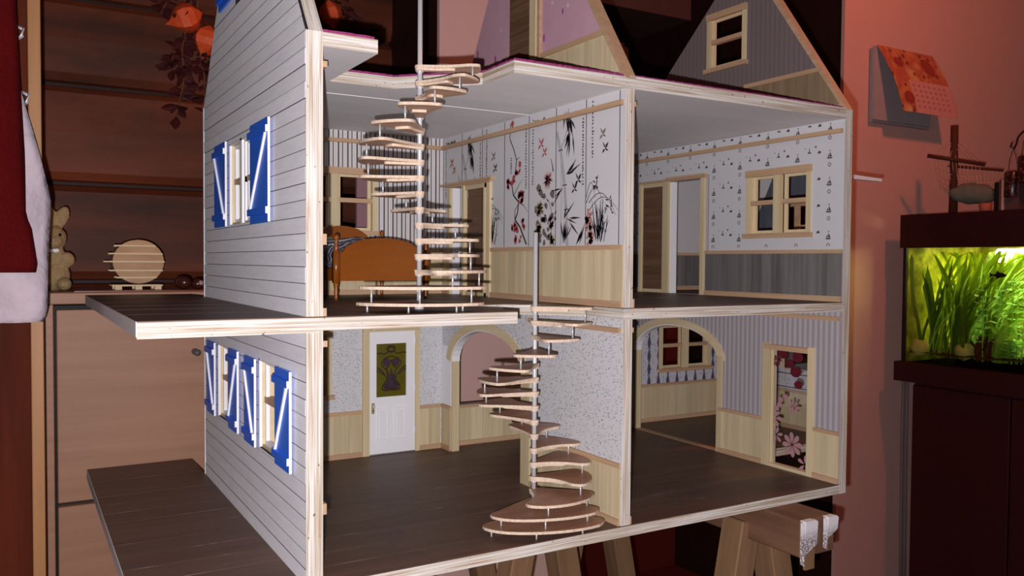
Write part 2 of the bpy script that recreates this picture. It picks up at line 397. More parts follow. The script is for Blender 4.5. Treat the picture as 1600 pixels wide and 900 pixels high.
def siding(wall, z0, z1, wins, pitch, gable=False):
    n = round((z1-z0)/pitch); st = (z1-z0)/n
    for r in range(n):
        a, b = z0+r*st, z0+(r+1)*st-.0008
        t = random.uniform(-.0004, .0003)
        hs = sorted([q for q in wins if q[2] < b-1e-4 and q[3] > a+1e-4])
        ya = .0012; yb = .572
        if a >= Z2-.001:
            ya = GL(a)[0]+.0006; yb = GL(a)[1]; ya2, yb2 = GL(b)[0]+.0006, GL(b)[1]
            if yb2 <= ya2: continue
            if hs:
                q = hs[0]
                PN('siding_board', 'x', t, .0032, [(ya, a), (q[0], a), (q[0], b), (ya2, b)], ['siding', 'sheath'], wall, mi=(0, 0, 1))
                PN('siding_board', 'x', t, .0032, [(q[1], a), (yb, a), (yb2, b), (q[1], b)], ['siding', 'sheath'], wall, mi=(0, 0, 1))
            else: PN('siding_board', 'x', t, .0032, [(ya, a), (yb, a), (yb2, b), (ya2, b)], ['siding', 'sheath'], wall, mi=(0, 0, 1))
            continue
        cur = ya; bm = bmesh.new()
        for q in hs:
            lo, hi = max(a, q[2]), min(b, q[3])
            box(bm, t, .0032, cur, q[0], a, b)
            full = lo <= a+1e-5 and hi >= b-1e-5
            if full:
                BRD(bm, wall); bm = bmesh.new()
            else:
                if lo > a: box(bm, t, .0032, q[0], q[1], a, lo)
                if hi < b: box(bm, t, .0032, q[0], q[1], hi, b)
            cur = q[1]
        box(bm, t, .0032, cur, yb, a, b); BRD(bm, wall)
siding(lw, 0, Z1-TP, WIN_LOW, .0186)
siding(lu, Z1, Z2, WIN_UP, .0186)
siding(lu, Z2, peak-.01, WIN_AT, .0186)

def shutter(y0, y1, z0, z1, lean):
    """blue plank shutter standing a little off the siding; lean=+1 brace runs down toward the front"""
    xo, xi = -.0062, -.0032
    bm = bmesh.new(); box(bm, xo, xi, y0, y1, z0, z1)
    bm.faces.ensure_lookup_table()
    for f in bm.faces:
        f.normal_update()
        if abs(f.normal.y) > .9 and f.calc_center_median().y < y0+1e-4: f.material_index = 1
    sh = obj('shutter', bm, ['blue', 'white'], H)
    hb = .0085; off = .010
    for zb in (z0+off, z1-off-hb):
        bm = bmesh.new(); box(bm, xo-.0032, xo, y0-.0015, y1+.0030, zb, zb+hb)
        for f in bm.faces:
            f.normal_update()
            if f.calc_center_median().y < y0-.001: f.material_index = 1
        obj('batten', bm, ['blue', 'white'], sh)
    za, zb = z0+off+hb, z1-off-hb; wb = .0042; yl, yr = y1-.004, y0+.006
    pts = [(yl, zb), (yl-wb, zb), (yr-wb*.2, za), (yr+wb*.8, za)] if lean > 0 else [(yr-wb*.2, zb), (yr+wb*.8, zb), (yl, za), (yl-wb, za)]
    PN('brace', 'x', xo-.0028, xo, pts, 'siding', sh)
    BX('standoff', (xi, 0, (y0+y1)/2-.004, (y0+y1)/2+.004, (z0+z1)/2-.004, (z0+z1)/2+.004), 'blue', sh)
    return sh
shutter(.468, .525, .1155, .231, 1); shutter(.309, .366, .1155, .2325, -1)
shutter(.2095, .266, .1155, .232, 1); shutter(.0448, .1075, .1165, .234, -1)
shutter(.3815, .4595, .4115, .5365, 1); shutter(.137, .2285, .4095, .538, -1)
shutter(.338, .424, .735, .842, 1); shutter(.145, .229, .735, .842, -1)

# --- windows of pale pine
def mapper(axis, face, s):
    """(u along the wall, d out of the wall face, w up) to a world box"""
    def f(bm, u0, u1, d0, d1, w0, w1):
        a, b = sorted((face+s*d0, face+s*d1))
        if axis == 'x': box(bm, a, b, u0, u1, w0, w1)
        else: box(bm, u0, u1, a, b, w0, w1)
    return f
def window(axis, face, s, u0, u1, w0, w1, depth, double, outer=False, mat='pine'):
    """u0..w1 = wall opening; s = direction in which the casing stands out of the wall face"""
    B = mapper(axis, face, s); tr = 'trim' if axis == 'x' else 'trim_x'
    bm = bmesh.new()
    for a, b in ((u0, u0+.003), (u1-.003, u1)): B(bm, a, b, -depth, .0, w0, w1)            # lining boards
    B(bm, u0, u1, -depth, 0, w1-.003, w1); B(bm, u0, u1, -depth, 0, w0, w0+.003)
    wn = obj('window', bm, 'pine_h', H)
    def part(name, u0, u1, d0, d1, w0, w1, m=mat): 
        bm = bmesh.new(); B(bm, u0, u1, d0, d1, w0, w1); return obj(name, bm, m, wn)
    c = .010
    part('side_casing', u0-c+.004, u0+.0032, 0, .004, w0+.0021, w1-.0041); part('side_casing', u1-.0032, u1+c-.004, 0, .004, w0+.0021, w1-.0041)
    part('head_casing', u0-c+.003, u1+c-.003, 0, .006, w1-.004, w1+.008, tr)
    part('sill', u0-c, u1+c, -.001, .009, w0-.006, w0+.002, tr)
    lights = [(u0+.003, u1-.003)]
    if double:
        m = (u0+u1)/2; part('mullion', m-.0075, m+.0075, -.004, .005, w0+.002, w1-.004); lights = [(u0+.003, m-.0075), (m+.0075, u1-.003)]
    for a, b in lights:
        bm = bmesh.new(); e0, e1 = sorted((face-s*depth*.75, face-s*depth*.45)); panel(bm, axis, e0, e1, rect(a, b, w0+.003, w1-.003), [rect(a+.006, b-.006, w0+.008, w1-.008)], (0, 0, 0))
        obj('sash', bm, 'white' if outer else mat, wn)
        wm = w0+(w1-w0)*.53
        part('sash_rail', a, b, -depth*.8, .0025 if not outer else -.002, wm-.004, wm+.004, tr)
    if outer:
        bm = bmesh.new()
        dd = -depth-.0035
        for p, q in ((u0-.001, u0+.004), (u1-.004, u1+.001)): B(bm, p, q, dd, -depth, w0, w1)
        if double: B(bm, (u0+u1)/2-.006, (u0+u1)/2+.006, dd, -depth, w0, w1)
        B(bm, u0, u1, dd, -depth, w1-.003, w1)
        obj('outer_frame', bm, 'white', wn)
    return wn
for q in WIN_LOW: window('x', TW+.004, 1, *q, .016, False, True)
for q in WIN_UP: window('x', TW+.004, 1, *q, .016, True, True)
for q in WIN_AT: window('x', TW+.004, 1, *q, .016, False, True)

# --- back wall (left rooms and right rooms) with openings
def back_wall(name, x0, x1, z0, z1, mat, holes):
    return PN(name, 'y', YI, YO, rect(x0, x1, z0, z1), [mat, 'white', 'ply_h'], H, holes=[R4(h) for h in holes], mi=(0, 1, 2))
back_wall('back_wall', TW+.004, XA, 0, Z1-TP, 'wp_sprig', [(.110, .211, .117, .2325), (.2885, .3805, .0005, .2315)])
back_wall('back_wall', TW+.004, XA, Z1, Z2-TP, 'wp_stripe', [(.148, .297, .4145, .5225)])
back_wall('back_wall', XM, XB, 0, Z1-TP, 'wp_lavender', [(.475, .80, .080, .262)])
back_wall('back_wall', XM, XB, Z1, Z2-TP, 'wp_white', [])
window('y', YI, -1, .110, .211, .117, .2325, .015, False)
window('y', YI, -1, .148, .297, .4145, .5225, .015, True)

# --- middle wall
ARC = arc(.2615, .5235, .172, .0685)
PN('middle_wall', 'x', XA, XM, [(0, 0), (.2615, 0)]+ARC[::-1]+[(.5235, 0), (YI, 0), (YI, Z1-TP), (0, Z1-TP)], ['wp_sprig', 'wp_lavender', 'ply_v'], H, mi=(0, 1, 2))
def opening_wall(name, xa, xb, y0, y1, z0, z1, hole, mats):
    return PN(name, 'x', xa, xb, [(y0, z0), (hole[0], z0), (hole[0], hole[1]), (hole[2], hole[1]), (hole[2], z0), (y1, z0), (y1, z1), (y0, z1)], mats, H, mi=(0, 1, 2))
bw = opening_wall('middle_wall', XA, XM, 0, YI, Z1, Z2-TP, (.385, .500, .533), ['wp_white', 'wp_white', 'ply_v'])
PN('middle_gable', 'x', XA+.004, XM-.002, [(.0, Z2), (.519, Z2), (.272, 1.018)], ['wp_roses', 'wp_roses', 'ply_v'], H, mi=(0, 1, 2))
# --- right wall
ARC2 = arc(.2795, .5325, .172, .064)
PN('right_wall', 'x', XB, XO, [(-.0005, -TP), (YO, -TP), (YO, Z2), (-.0005, Z2)], ['wp_lavender', 'pink', 'ply_v'], H,
   holes=[[(.2795, 0), ]+ARC2+[(.5325, 0)][::-1] if False else [(.2795, 0)]+ARC2[::-1]+[(.5325, 0)], rect(.064, .150, .004, .2145), rect(.0715, .2055, .4135, .5225), rect(.335, .424, Z1, .528)], mi=(0, 1, 2))
# its upper room is papered differently
PN('upper_wallpaper', 'x', XB-.0006, XB, [(.001, .3855), (.3105, .3855), (.3105, .5345), (.529, .5345), (.529, .3855), (YI, .3855), (YI, Z2-TP), (.001, Z2-TP)], 'wp_white', H, holes=[rect(.0715, .2055, .4135, .5225)])
PN('right_gable', 'x', XB+.004, XO-.002, [(.0, Z2), (.58, Z2), (.58, .625), (.2295, .939)], ['wp_greystripe', 'wp_greystripe', 'ply_v'], H, holes=[rect(.2285, .318, .735, .834)], mi=(0, 1, 2))
window('x', XB, -1, .0715, .2055, .4135, .5225, .015, True)
window('x', XB+.004, -1, .2285, .318, .735, .834, .01, False)
# gable edge strips
for nm, x0, x1, pts in (('gable_edge', XA-.001, XM+.001, [(-.002, Z2-.001), (.0055, Z2-.001), (.277, 1.014), (.272, 1.025)]),
                        ('gable_edge', XB+.001, XO, [(-.001, Z2-.001), (.006, Z2-.001), (.235, .936), (.2295, .946)])):
    PN(nm, 'x', x0, x1, pts, 'trim', H)

# --- wainscots, rails and baseboards
def wainscot(axis, face, s, u0, u1, z0, mat='wainscot', zt=.0795, wmin=.019, wmax=.030):
    B = mapper(axis, face, s); root = None; tr = 'trim' if axis == 'x' else 'trim_x'
    bm = bmesh.new(); B(bm, u0, u1, 0, .0004, z0, z0+zt); root = obj('wainscot', bm, 'trim', H)
    u = u0
    while u < u1-.001:
        q = min(u1, u+random.uniform(wmin, wmax))
        if u1-q < .008: q = u1
        bm = bmesh.new(); B(bm, u+.00025, q-.00025, .0004, random.uniform(.0013, .0017), z0+.002, z0+zt); obj('plank', bm, mat, root); u = q
    bm = bmesh.new(); B(bm, u0, u1, .0, .0038, z0+zt, z0+zt+.0065); obj('chair_rail', bm, tr, root)
    bm = bmesh.new(); B(bm, u0, u1, .0014, .0042, z0, z0+.009); obj('baseboard', bm, tr, root)
def picture_rail(axis, face, s, u0, u1, z, mat=None):
    B = mapper(axis, face, s); bm = bmesh.new(); B(bm, u0, u1, 0, .006, z, z+.0068); obj('picture_rail', bm, mat or ('trim' if axis == 'x' else 'trim_x'), H)
wainscot('x', XA, -1, .002, .2355, 0); wainscot('x', XA, -1, .5245, YI, 0)
wainscot('y', YI, -1, TW+.006, .2755, 0); wainscot('y', YI, -1, .3895, XA-.004, 0)
wainscot('x', XA, -1, .002, .3695, Z1); wainscot('x', XA, -1, .535, YI, Z1)
wainscot('y', YI, -1, TW+.006, XA-.004, Z1)
wainscot('x', XB, -1, .002, .0525, 0); wainscot('x', XB, -1, .166, .2765, 0); wainscot('x', XB, -1, .537, YI, 0)
wainscot('x', XB, -1, .002, .3185, Z1, 'slate'); wainscot('x', XB, -1, .519, YI, Z1, 'slate')
wainscot('y', YI, -1, XM+.002, XB-.004, 0, zt=.0735)
wainscot('y', YI, -1, XM+.002, XB-.004, Z1, 'slate')
picture_rail('x', XA, -1, .003, YI, .5755); picture_rail('y', YI, -1, TW+.004, XA-.006, .5755)
picture_rail('x', XB, -1, .004, YI, .5755); picture_rail('x', XB, -1, .004, .25, .2685)
picture_rail('x', XA, -1, .004, .24, .2655); picture_rail('x', XM, 1, .004, .03, .5755); picture_rail('x', XM, 1, .004, .012, .2655)
picture_rail('x', TW+.004, 1, .003, .03, .5755); picture_rail('x', TW+.004, 1, .003, .02, .2655)
picture_rail('y', YI, -1, XM, XB, .5755)
for zz in (.0775, Z1+.0795): BX('rail_end', (TW+.004, TW+.0085, .001, .012, zz, zz+.012), 'trim', H)
BX('rail_end', (TW+.004, TW+.0085, .001, .012, Z1, Z1+.009), 'trim', H)
BX('rail_end', (XM, XM+.004, .001, .012, Z1, Z1+.012), 'trim', H); BX('rail_end', (XM, XM+.003, .001, .012, 0, .011), 'trim', H)
# attic wainscots, cut off by the roof slope
def attic_wainscot(face, y0, y1, zt, slope, mat, zr):
    wr = PN('wainscot', 'x', face-.0005, face, [(y0, Z2+.004), (y1, Z2+.004), (y1, zt), (y0+(zt-Z2)/slope, zt)], 'trim', H)
    u = y0+.008
    while u < y1-.004:
        q = min(y1, u+.0235); zq = min(zt, Z2+.004+(u-y0)*slope-.006); zq2 = min(zt, Z2+.004+(q-y0)*slope-.006)
        if zq > Z2+.006: PN('plank', 'x', face-.0016, face-.0005, [(u+.0003, Z2+.004), (q-.0003, Z2+.004), (q-.0003, zq2), (u+.0003, zq)], mat, wr)
        u = q
    PN('chair_rail', 'x', face-.004, face, [(y0+(zt-Z2)/slope-.003, zt), (y1, zt), (y1, zt+.0075), (y0+(zt+.0075-Z2)/slope-.003, zt+.0075)], 'trim', wr)
    BX('baseboard', (face-.0035, face, y0+.004, y0+.03, Z2+.004, Z2+.010), 'trim', wr)
attic_wainscot(XA+.004, .002, .219, .6815, 1.49, 'wainscot', 0)
attic_wainscot(XB+.004, .003, .225, .684, 1.42, 'wainscot_shaded', 0)

# --- arches
def arch_casing(face, s, y0, y1, zs, rise, post0, post1):
    r = bmesh.new(); a = arc(y0, y1, zs, rise); b = arc(y0-.017, y1+.017, zs+.004, rise+.0095)
    d0, d1 = sorted((face, face+s*.003)); panel(r, 'x', d0, d1, b+a[::-1]); ac = obj('arch_casing', r, 'pine_h', H)
    th = (XM-XA) if face == XA else (XO-XB)
    lin = bmesh.new(); e0, e1 = sorted((face, face-s*th)); panel(lin, 'x', e0-.0003, e1+.0003, a+arc(y0+.0025, y1-.0025, zs, rise-.002)[::-1]); obj('arch_lining', lin, 'white', ac)
    for p, q in post0: BX('arch_post', (face-.0034, face, p, q, 0, zs+.012), 'pine', ac)
    for p, q in post1: BX('arch_jamb', (e0, e1, p, q, 0, zs), 'pine', ac)
arch_casing(XA, -1, .2615, .5235, .172, .0685, [(.2365, .2635)], [(.2615, .2640), (.5210, .5235)])
BX('plaster_strip', (XA-.0008, XA, .5245, .562, .0865, .2), 'white', H)
arch_casing(XB, -1, .2795, .5325, .172, .064, [(.2675, .2805)], [(.2795, .282), (.530, .5325)])
BX('threshold', (XB, XO, .2795, .5325, -.0005, .0008), 'trim', H)

# --- sliding doors upstairs
def sliding_door(face, s, u0, u1, z0, z1, leaf, post, side, topcap, th=.0155):
    B = mapper('x', face, s)
    def mk(name, a, b, d0, d1, w0, w1, m, par): 
        bm = bmesh.new(); B(bm, a, b, d0, d1, w0, w1); return obj(name, bm, m, par)
    dr = mk('sliding_door', u0, u0+.011, -.001, .005, z0, z1, 'pine', H)
    mk('side_post', u1-.008, u1, -.001, .0055, z0, z1, 'pine', dr)
    mk('header', u0-.002, u1+.002, -.001, .006, z1, z1+.004, 'trim', dr)
    mk('header_trim', topcap[0], topcap[1], .0, .009, z1+.004, z1+.008, 'trim', dr)
    mk('centre_post', post[0], post[1], -.001, .0068, z0, z1, 'pine', dr)
    mk('door_leaf', leaf[0], leaf[1], -.004 if leaf[2] else .0006, -.001 if leaf[2] else .0026, z0+.003, z1-.002, 'door_dark', dr)
    mk('leaf_rail', leaf[0], leaf[1], .0006, .0043, z0+.0002, z0+.007, 'pine', dr); mk('leaf_rail', leaf[0], leaf[1], .0006, .0043, z1-.008, z1-.0002, 'pine', dr)
    mk('leaf_stile', *( (leaf[1]-.004, leaf[1]) if side else (leaf[0], leaf[0]+.004)), .0006, .0046, z0, z1, 'pine', dr)
    a, b = (post[1], u1-.008) if post[0] > leaf[0] else (u0+.011, post[0])
    mk('jamb_lining', *( (b-.003, b)), -th, 0, z0, z1, 'white', dr)
    mk('jamb_lining', a, a+.003, -th, 0, z0, z1, 'white', dr)
sliding_door(XA, -1, .370, .533, Z1, .500, (.3895, .466, True), (.464, .472), 0, (.36, .56))
sliding_door(XB, -1, .3195, .518, Z1, .5285, (.442, .511, False), (.424, .4405), 1, (.3155, .43), .016)

# --- front door with leaded glass
fd = empty('entrance_door', (0, 0, 0)); fd.parent = H
BX('side_casing', (.2755, .2885, YI-.005, YI, 0, .2304), 'pine', fd); BX('side_casing', (.3805, .3895, YI-.005, YI, 0, .2304), 'pine', fd)
BX('head_casing', (.2755, .3895, YI-.006, YI, .2305, .2385), 'pine_h', fd)
PN('door_leaf', 'y', YI-.003, YI+.006, rect(.2888, .3802, .002, .2302), 'white', fd, holes=[rect(.3025, .3625, .108, .2075)])
for x0, x1 in ((.3035, .3275), (.3385, .3625)):
    bm = bmesh.new()
    for b in ((x0, x1, .027, .030), (x0, x1, .085, .088), (x0, x0+.003, .030, .085), (x1-.003, x1, .030, .085)): box(bm, b[0], b[1], YI-.0048, YI-.003, b[2], b[3])
    obj('door_moulding', bm, 'white', fd); BX('raised_panel', (x0+.005, x1-.005, YI-.0042, YI-.003, .032, .083), 'white', fd)
BX('lock_plate', (.2925, .2985, YI-.0042, YI-.003, .078, .098), 'brass', fd)
bm = bmesh.new(); ball(bm, (.2962, YI-.007, .0915), .0026, u=10, v=6); tube(bm, [(.2962, YI-.004, .0915), (.2962, YI-.007, .0915)], .001, 6); obj('knob', bm, 'steel', fd, True)
BX('keyhole', (.2952, .2965, YI-.0046, YI-.0042, .0815, .0855), 'black', fd)
for zz in (.035, .115, .205): BX('hinge', (.3802, .3818, YI-.0062, YI-.003, zz, zz+.012), 'steel', fd)
N = NT('amber_leaded_glass', .25, .5); N.color(N.mix(N.noise(30), srgb(76, 70, 14), srgb(104, 96, 24))); M['amber'] = N.m
gl = BX('leaded_glass', (.3025, .3625, YI, YI+.002, .108, .2075), 'amber', fd)
M['lead'] = plain('dark_lead', srgb(58, 40, 36), .6, .3, 200); M['violet'] = plain('violet_glass', srgb(66, 48, 60), .4, .3, 150)
bm = bmesh.new(); cx = .3325; yy = YI-.0008
def lead(pts, r=.0011): tube(bm, [(cx+a, yy, b) for a, b in pts], r, 6)
def ell(a, b, ca, cb, n=18, t0=0, t1=2*PI): return [(ca+a*math.cos(t0+(t1-t0)*i/n), cb+b*math.sin(t0+(t1-t0)*i/n)) for i in range(n+1)]
lead(ell(.0085, .006, 0, .197)); lead(ell(.006, .0042, 0, .1965))
for s in (-1, 1):
    lead([(s*.030, .1895), (s*.022, .190), (s*.014, .188), (s*.007, .191)])
    lead([(s*.030, .1635), (s*.024, .161), (s*.018, .156), (s*.012, .148), (s*.008, .140)]); lead([(s*.030, .1585), (s*.022, .155), (s*.015, .149)])
    lead([(s*.018, .166), (s*.020, .172), (s*.014, .179), (s*.006, .182), (0, .184)]); lead([(s*.018, .166), (s*.012, .160), (s*.004, .165), (0, .176)])
    lead([(s*.010, .160), (s*.006, .148), (s*.009, .138), (s*.017, .128), (s*.018, .122), (s*.012, .1195), (0, .1205)], .0016)
    lead([(0, .160), (s*.003, .145), (s*.007, .132), (s*.006, .124), (0, .122)]); lead([(s*.006, .136), (s*.012, .129), (s*.012, .124), (s*.007, .122)])
obj('lead_tracery', bm, 'lead', gl)
bm = bmesh.new()
for s in (-1, 1):
    panel(bm, 'y', YI-.0005, YI-.0002, [(cx+a, b) for a, b in ell(.008, .0075, s*.009, .172, 14)])
panel(bm, 'y', YI-.0005, YI-.0002, [(cx+a, b) for a, b in [(-.004, .150), (.004, .150), (.009, .138), (.015, .128), (.014, .122), (-.014, .122), (-.015, .128), (-.009, .138)]])
obj('violet_glass', bm, 'violet', gl)

# --- glazed door with flower decals, ground floor right
gd = empty('glass_door', (0, 0, 0)); gd.parent = H
B = mapper('x', XB, -1)
def gdp(name, u0, u1, d0, d1, w0, w1, m):
    bm = bmesh.new(); B(bm, u0, u1, d0, d1, w0, w1); return obj(name, bm, m, gd)
gdp('side_casing', .150, .1655, -.0008, .004, .0, .2205, 'pine'); gdp('side_casing', .0528, .0645, -.0008, .004, .0, .2205, 'pine')
gdp('head_casing', .0645, .160, -.001, .008, .2095, .2185, 'trim'); gdp('door_stile', .1445, .151, -.006, -.001, .004, .2145, 'pine'); gdp('door_stile', .0635, .0695, -.006, -.001, .004, .2145, 'pine')
gdp('sill', .0646, .1499, -.002, .0038, 0, .006, 'pine_h')
gg = bpy.data.materials.new('clear_acetate'); gg.use_nodes = True; nt = gg.node_tree; nt.nodes.clear()
o_ = nt.nodes.new('ShaderNodeOutputMaterial'); mx = nt.nodes.new('ShaderNodeMixShader'); tr_ = nt.nodes.new('ShaderNodeBsdfTransparent'); gs = nt.nodes.new('ShaderNodeBsdfGlossy')
fr = nt.nodes.new('ShaderNodeFresnel'); gs.inputs['Roughness'].default_value = .02; tr_.inputs[0].default_value = (.96, .97, .97, 1)
nt.nodes.remove(fr); mx.inputs[0].default_value = .05; nt.links.new(tr_.outputs[0], mx.inputs[1]); nt.links.new(gs.outputs[0], mx.inputs[2]); nt.links.new(mx.outputs[0], o_.inputs[0]); M['acetate'] = gg
pane = gdp('glass_pane', .0695, .1445, -.0045, -.0035, .006, .2095, 'acetate')
M['etch'] = plain('frosted_pink_decal', srgb(168, 128, 132), .7, .1); M['petal_red'] = plain('dark_red_decal', srgb(92, 22, 36), .6, .2)
xd = XB+.0030
def flower(bm, y, z, r, n, rot=0, wd=.42):
    for k in range(n):
        a = rot+2*PI*k/n; d = Vector((math.cos(a), math.sin(a))); p = Vector((-d.y, d.x))
        prof = [(.12, .05), (.45, .75), (.75, 1), (.95, .5), (1.0, 0)]
        L = [(y+d.x*r*t+p.x*r*wd*.5*w_, z+d.y*r*t+p.y*r*wd*.5*w_) for t, w_ in prof]+[(y+d.x*r*t-p.x*r*wd*.5*w_, z+d.y*r*t-p.y*r*wd*.5*w_) for t, w_ in prof[:-1][::-1]]
        panel(bm, 'x', xd-.0002, xd, L)
for (y, z, r, n, m) in ((.101, .046, .022, 8, 'etch'), (.073, .017, .016, 5, 'etch'), (.137, .057, .015, 6, 'etch'), (.141, .087, .017, 6, 'etch'), (.099, .112, .013, 7, 'etch'), (.140, .189, .0105, 8, 'petal_red')):
    bm = bmesh.new(); flower(bm, y, z, r, n, random.random()); obj('flower_decal', bm, m, pane)
for (y, z, r) in ((.124, .203, .011), (.092, .200, .012), (.1085, .187, .009), (.096, .174, .012), (.090, .152, .009), (.128, .121, .006), (.118, .128, .006), (.130, .112, .006), (.138, .104, .007)):
    bm = bmesh.new(); panel(bm, 'x', xd-.0002, xd, [(y+a, z+b) for a, b in ell(r, r*.8, 0, 0, 12)]); obj('petal_decal', bm, 'petal_red' if z > .14 else 'etch', pane)

# --- attic door in the rose-papered gable
ad = empty('attic_door', (0, 0, 0)); ad.parent = H
for k in range(14): BX('board', (XA+.0015, XA+.0035, .2455, .3155, Z2+.004+k*.0235, Z2+.004+(k+1)*.0235-.0006), 'door_dark', ad)
BX('door_post', (XA-.003, XA+.004, .2275, .2455, Z2+.004, .95), 'pine', ad); BX('door_edge', (XA-.001, XA+.004, .219, .2262, Z2+.004, .94), 'trim', ad)

# --- bamboo-panel print on the bedroom wall (flat print, cut from film)
DEC = {}
def dec(mat):
    if mat not in DEC: DEC[mat] = bmesh.new()
    return DEC[mat]
LAY = {'ink2': .0002, 'ink_tan': .00055, 'ink_pink': .00052, 'ink3': .0004, 'ink': .0005, 'ink_red': .0006}
def poly(mat, pts):
    pts = [(min(max(a, .0005), .5645), min(max(b, .3865), Z2-TP-.0006)) for a, b in pts]
    if max(b for a, b in pts)-min(b for a, b in pts) < 2e-4: return
    x = XA-LAY[mat]; bm = dec(mat); v = [bm.verts.new((x, a, b)) for a, b in pts]
    if all(.3715 < a < .536 and b < .508 for a, b in pts):
        bmesh.ops.delete(bm, geom=v, context='VERTS'); return
    bm.faces.new(v)
def stroke(mat, pts, w0, w1=None, wm=None):
    """brush stroke through points, width w0 -> wm -> w1"""
    w1 = w0 if w1 is None else w1; wm = (w0+w1)/2 if wm is None else wm; n = len(pts)
    P_ = [Vector(p) for p in pts]
    for i in range(n-1):
        d = (P_[i+1]-P_[i]); 
        if d.length < 1e-6: continue
        d.normalize(); p = Vector((-d.y, d.x))
        def wd(i): 
            t = i/(n-1); return (w0+(wm-w0)*t*2 if t < .5 else wm+(w1-wm)*(t-.5)*2)*.5
        a, b = wd(i), wd(i+1)
        poly(mat, [tuple(P_[i]+p*a), tuple(P_[i]-p*a), tuple(P_[i+1]-p*b), tuple(P_[i+1]+p*b)])
def blob(mat, y, z, r, n=9, jit=.3, sy=1):
    poly(mat, [(y+sy*r*(1+random.uniform(-jit, jit))*math.cos(2*PI*i/n), z+r*(1+random.uniform(-jit, jit))*math.sin(2*PI*i/n)) for i in range(n)])
def leaf(mat, y, z, ang, L, wd):
    d = Vector((math.cos(ang), math.sin(ang))); p = Vector((-d.y, d.x)); o = Vector((y, z))
    poly(mat, [tuple(o), tuple(o+d*L*.4+p*wd*.5), tuple(o+d*L), tuple(o+d*L*.4-p*wd*.5)])
def script(y, z0, z1):
    z = z1
    while z > z0:
        for _ in range(random.randint(3, 4)):
            a = random.uniform(0, PI); L = random.uniform(.0020, .0042)
            stroke('ink', [(y+random.uniform(-.0016, .0016)-math.cos(a)*L*.5, z-math.sin(a)*L*.5), (y+math.cos(a)*L*.5, z+math.sin(a)*L*.5)], .0013, .0008)
        z -= random.uniform(.0034, .0058)
def bird(mat, y, z, r):
    leaf(mat, y, z, 2.3, r*1.5, r*.6); leaf(mat, y, z, -.7, r*1.2, r*.5); leaf(mat, y-.001, z, 1.0, r*1.6, r*.35); leaf(mat, y, z, 3.6, r*1.1, r*.4)
PW = .0786
def panel_of(k): return .0118+PW*k       # right-hand (front) line of panel k
def pt(k, s, h): return (panel_of(k)+PW*(1-s), .386+.205*h)
for k in range(8): stroke('ink', [(panel_of(k), .387), (panel_of(k), .597)], .0016)
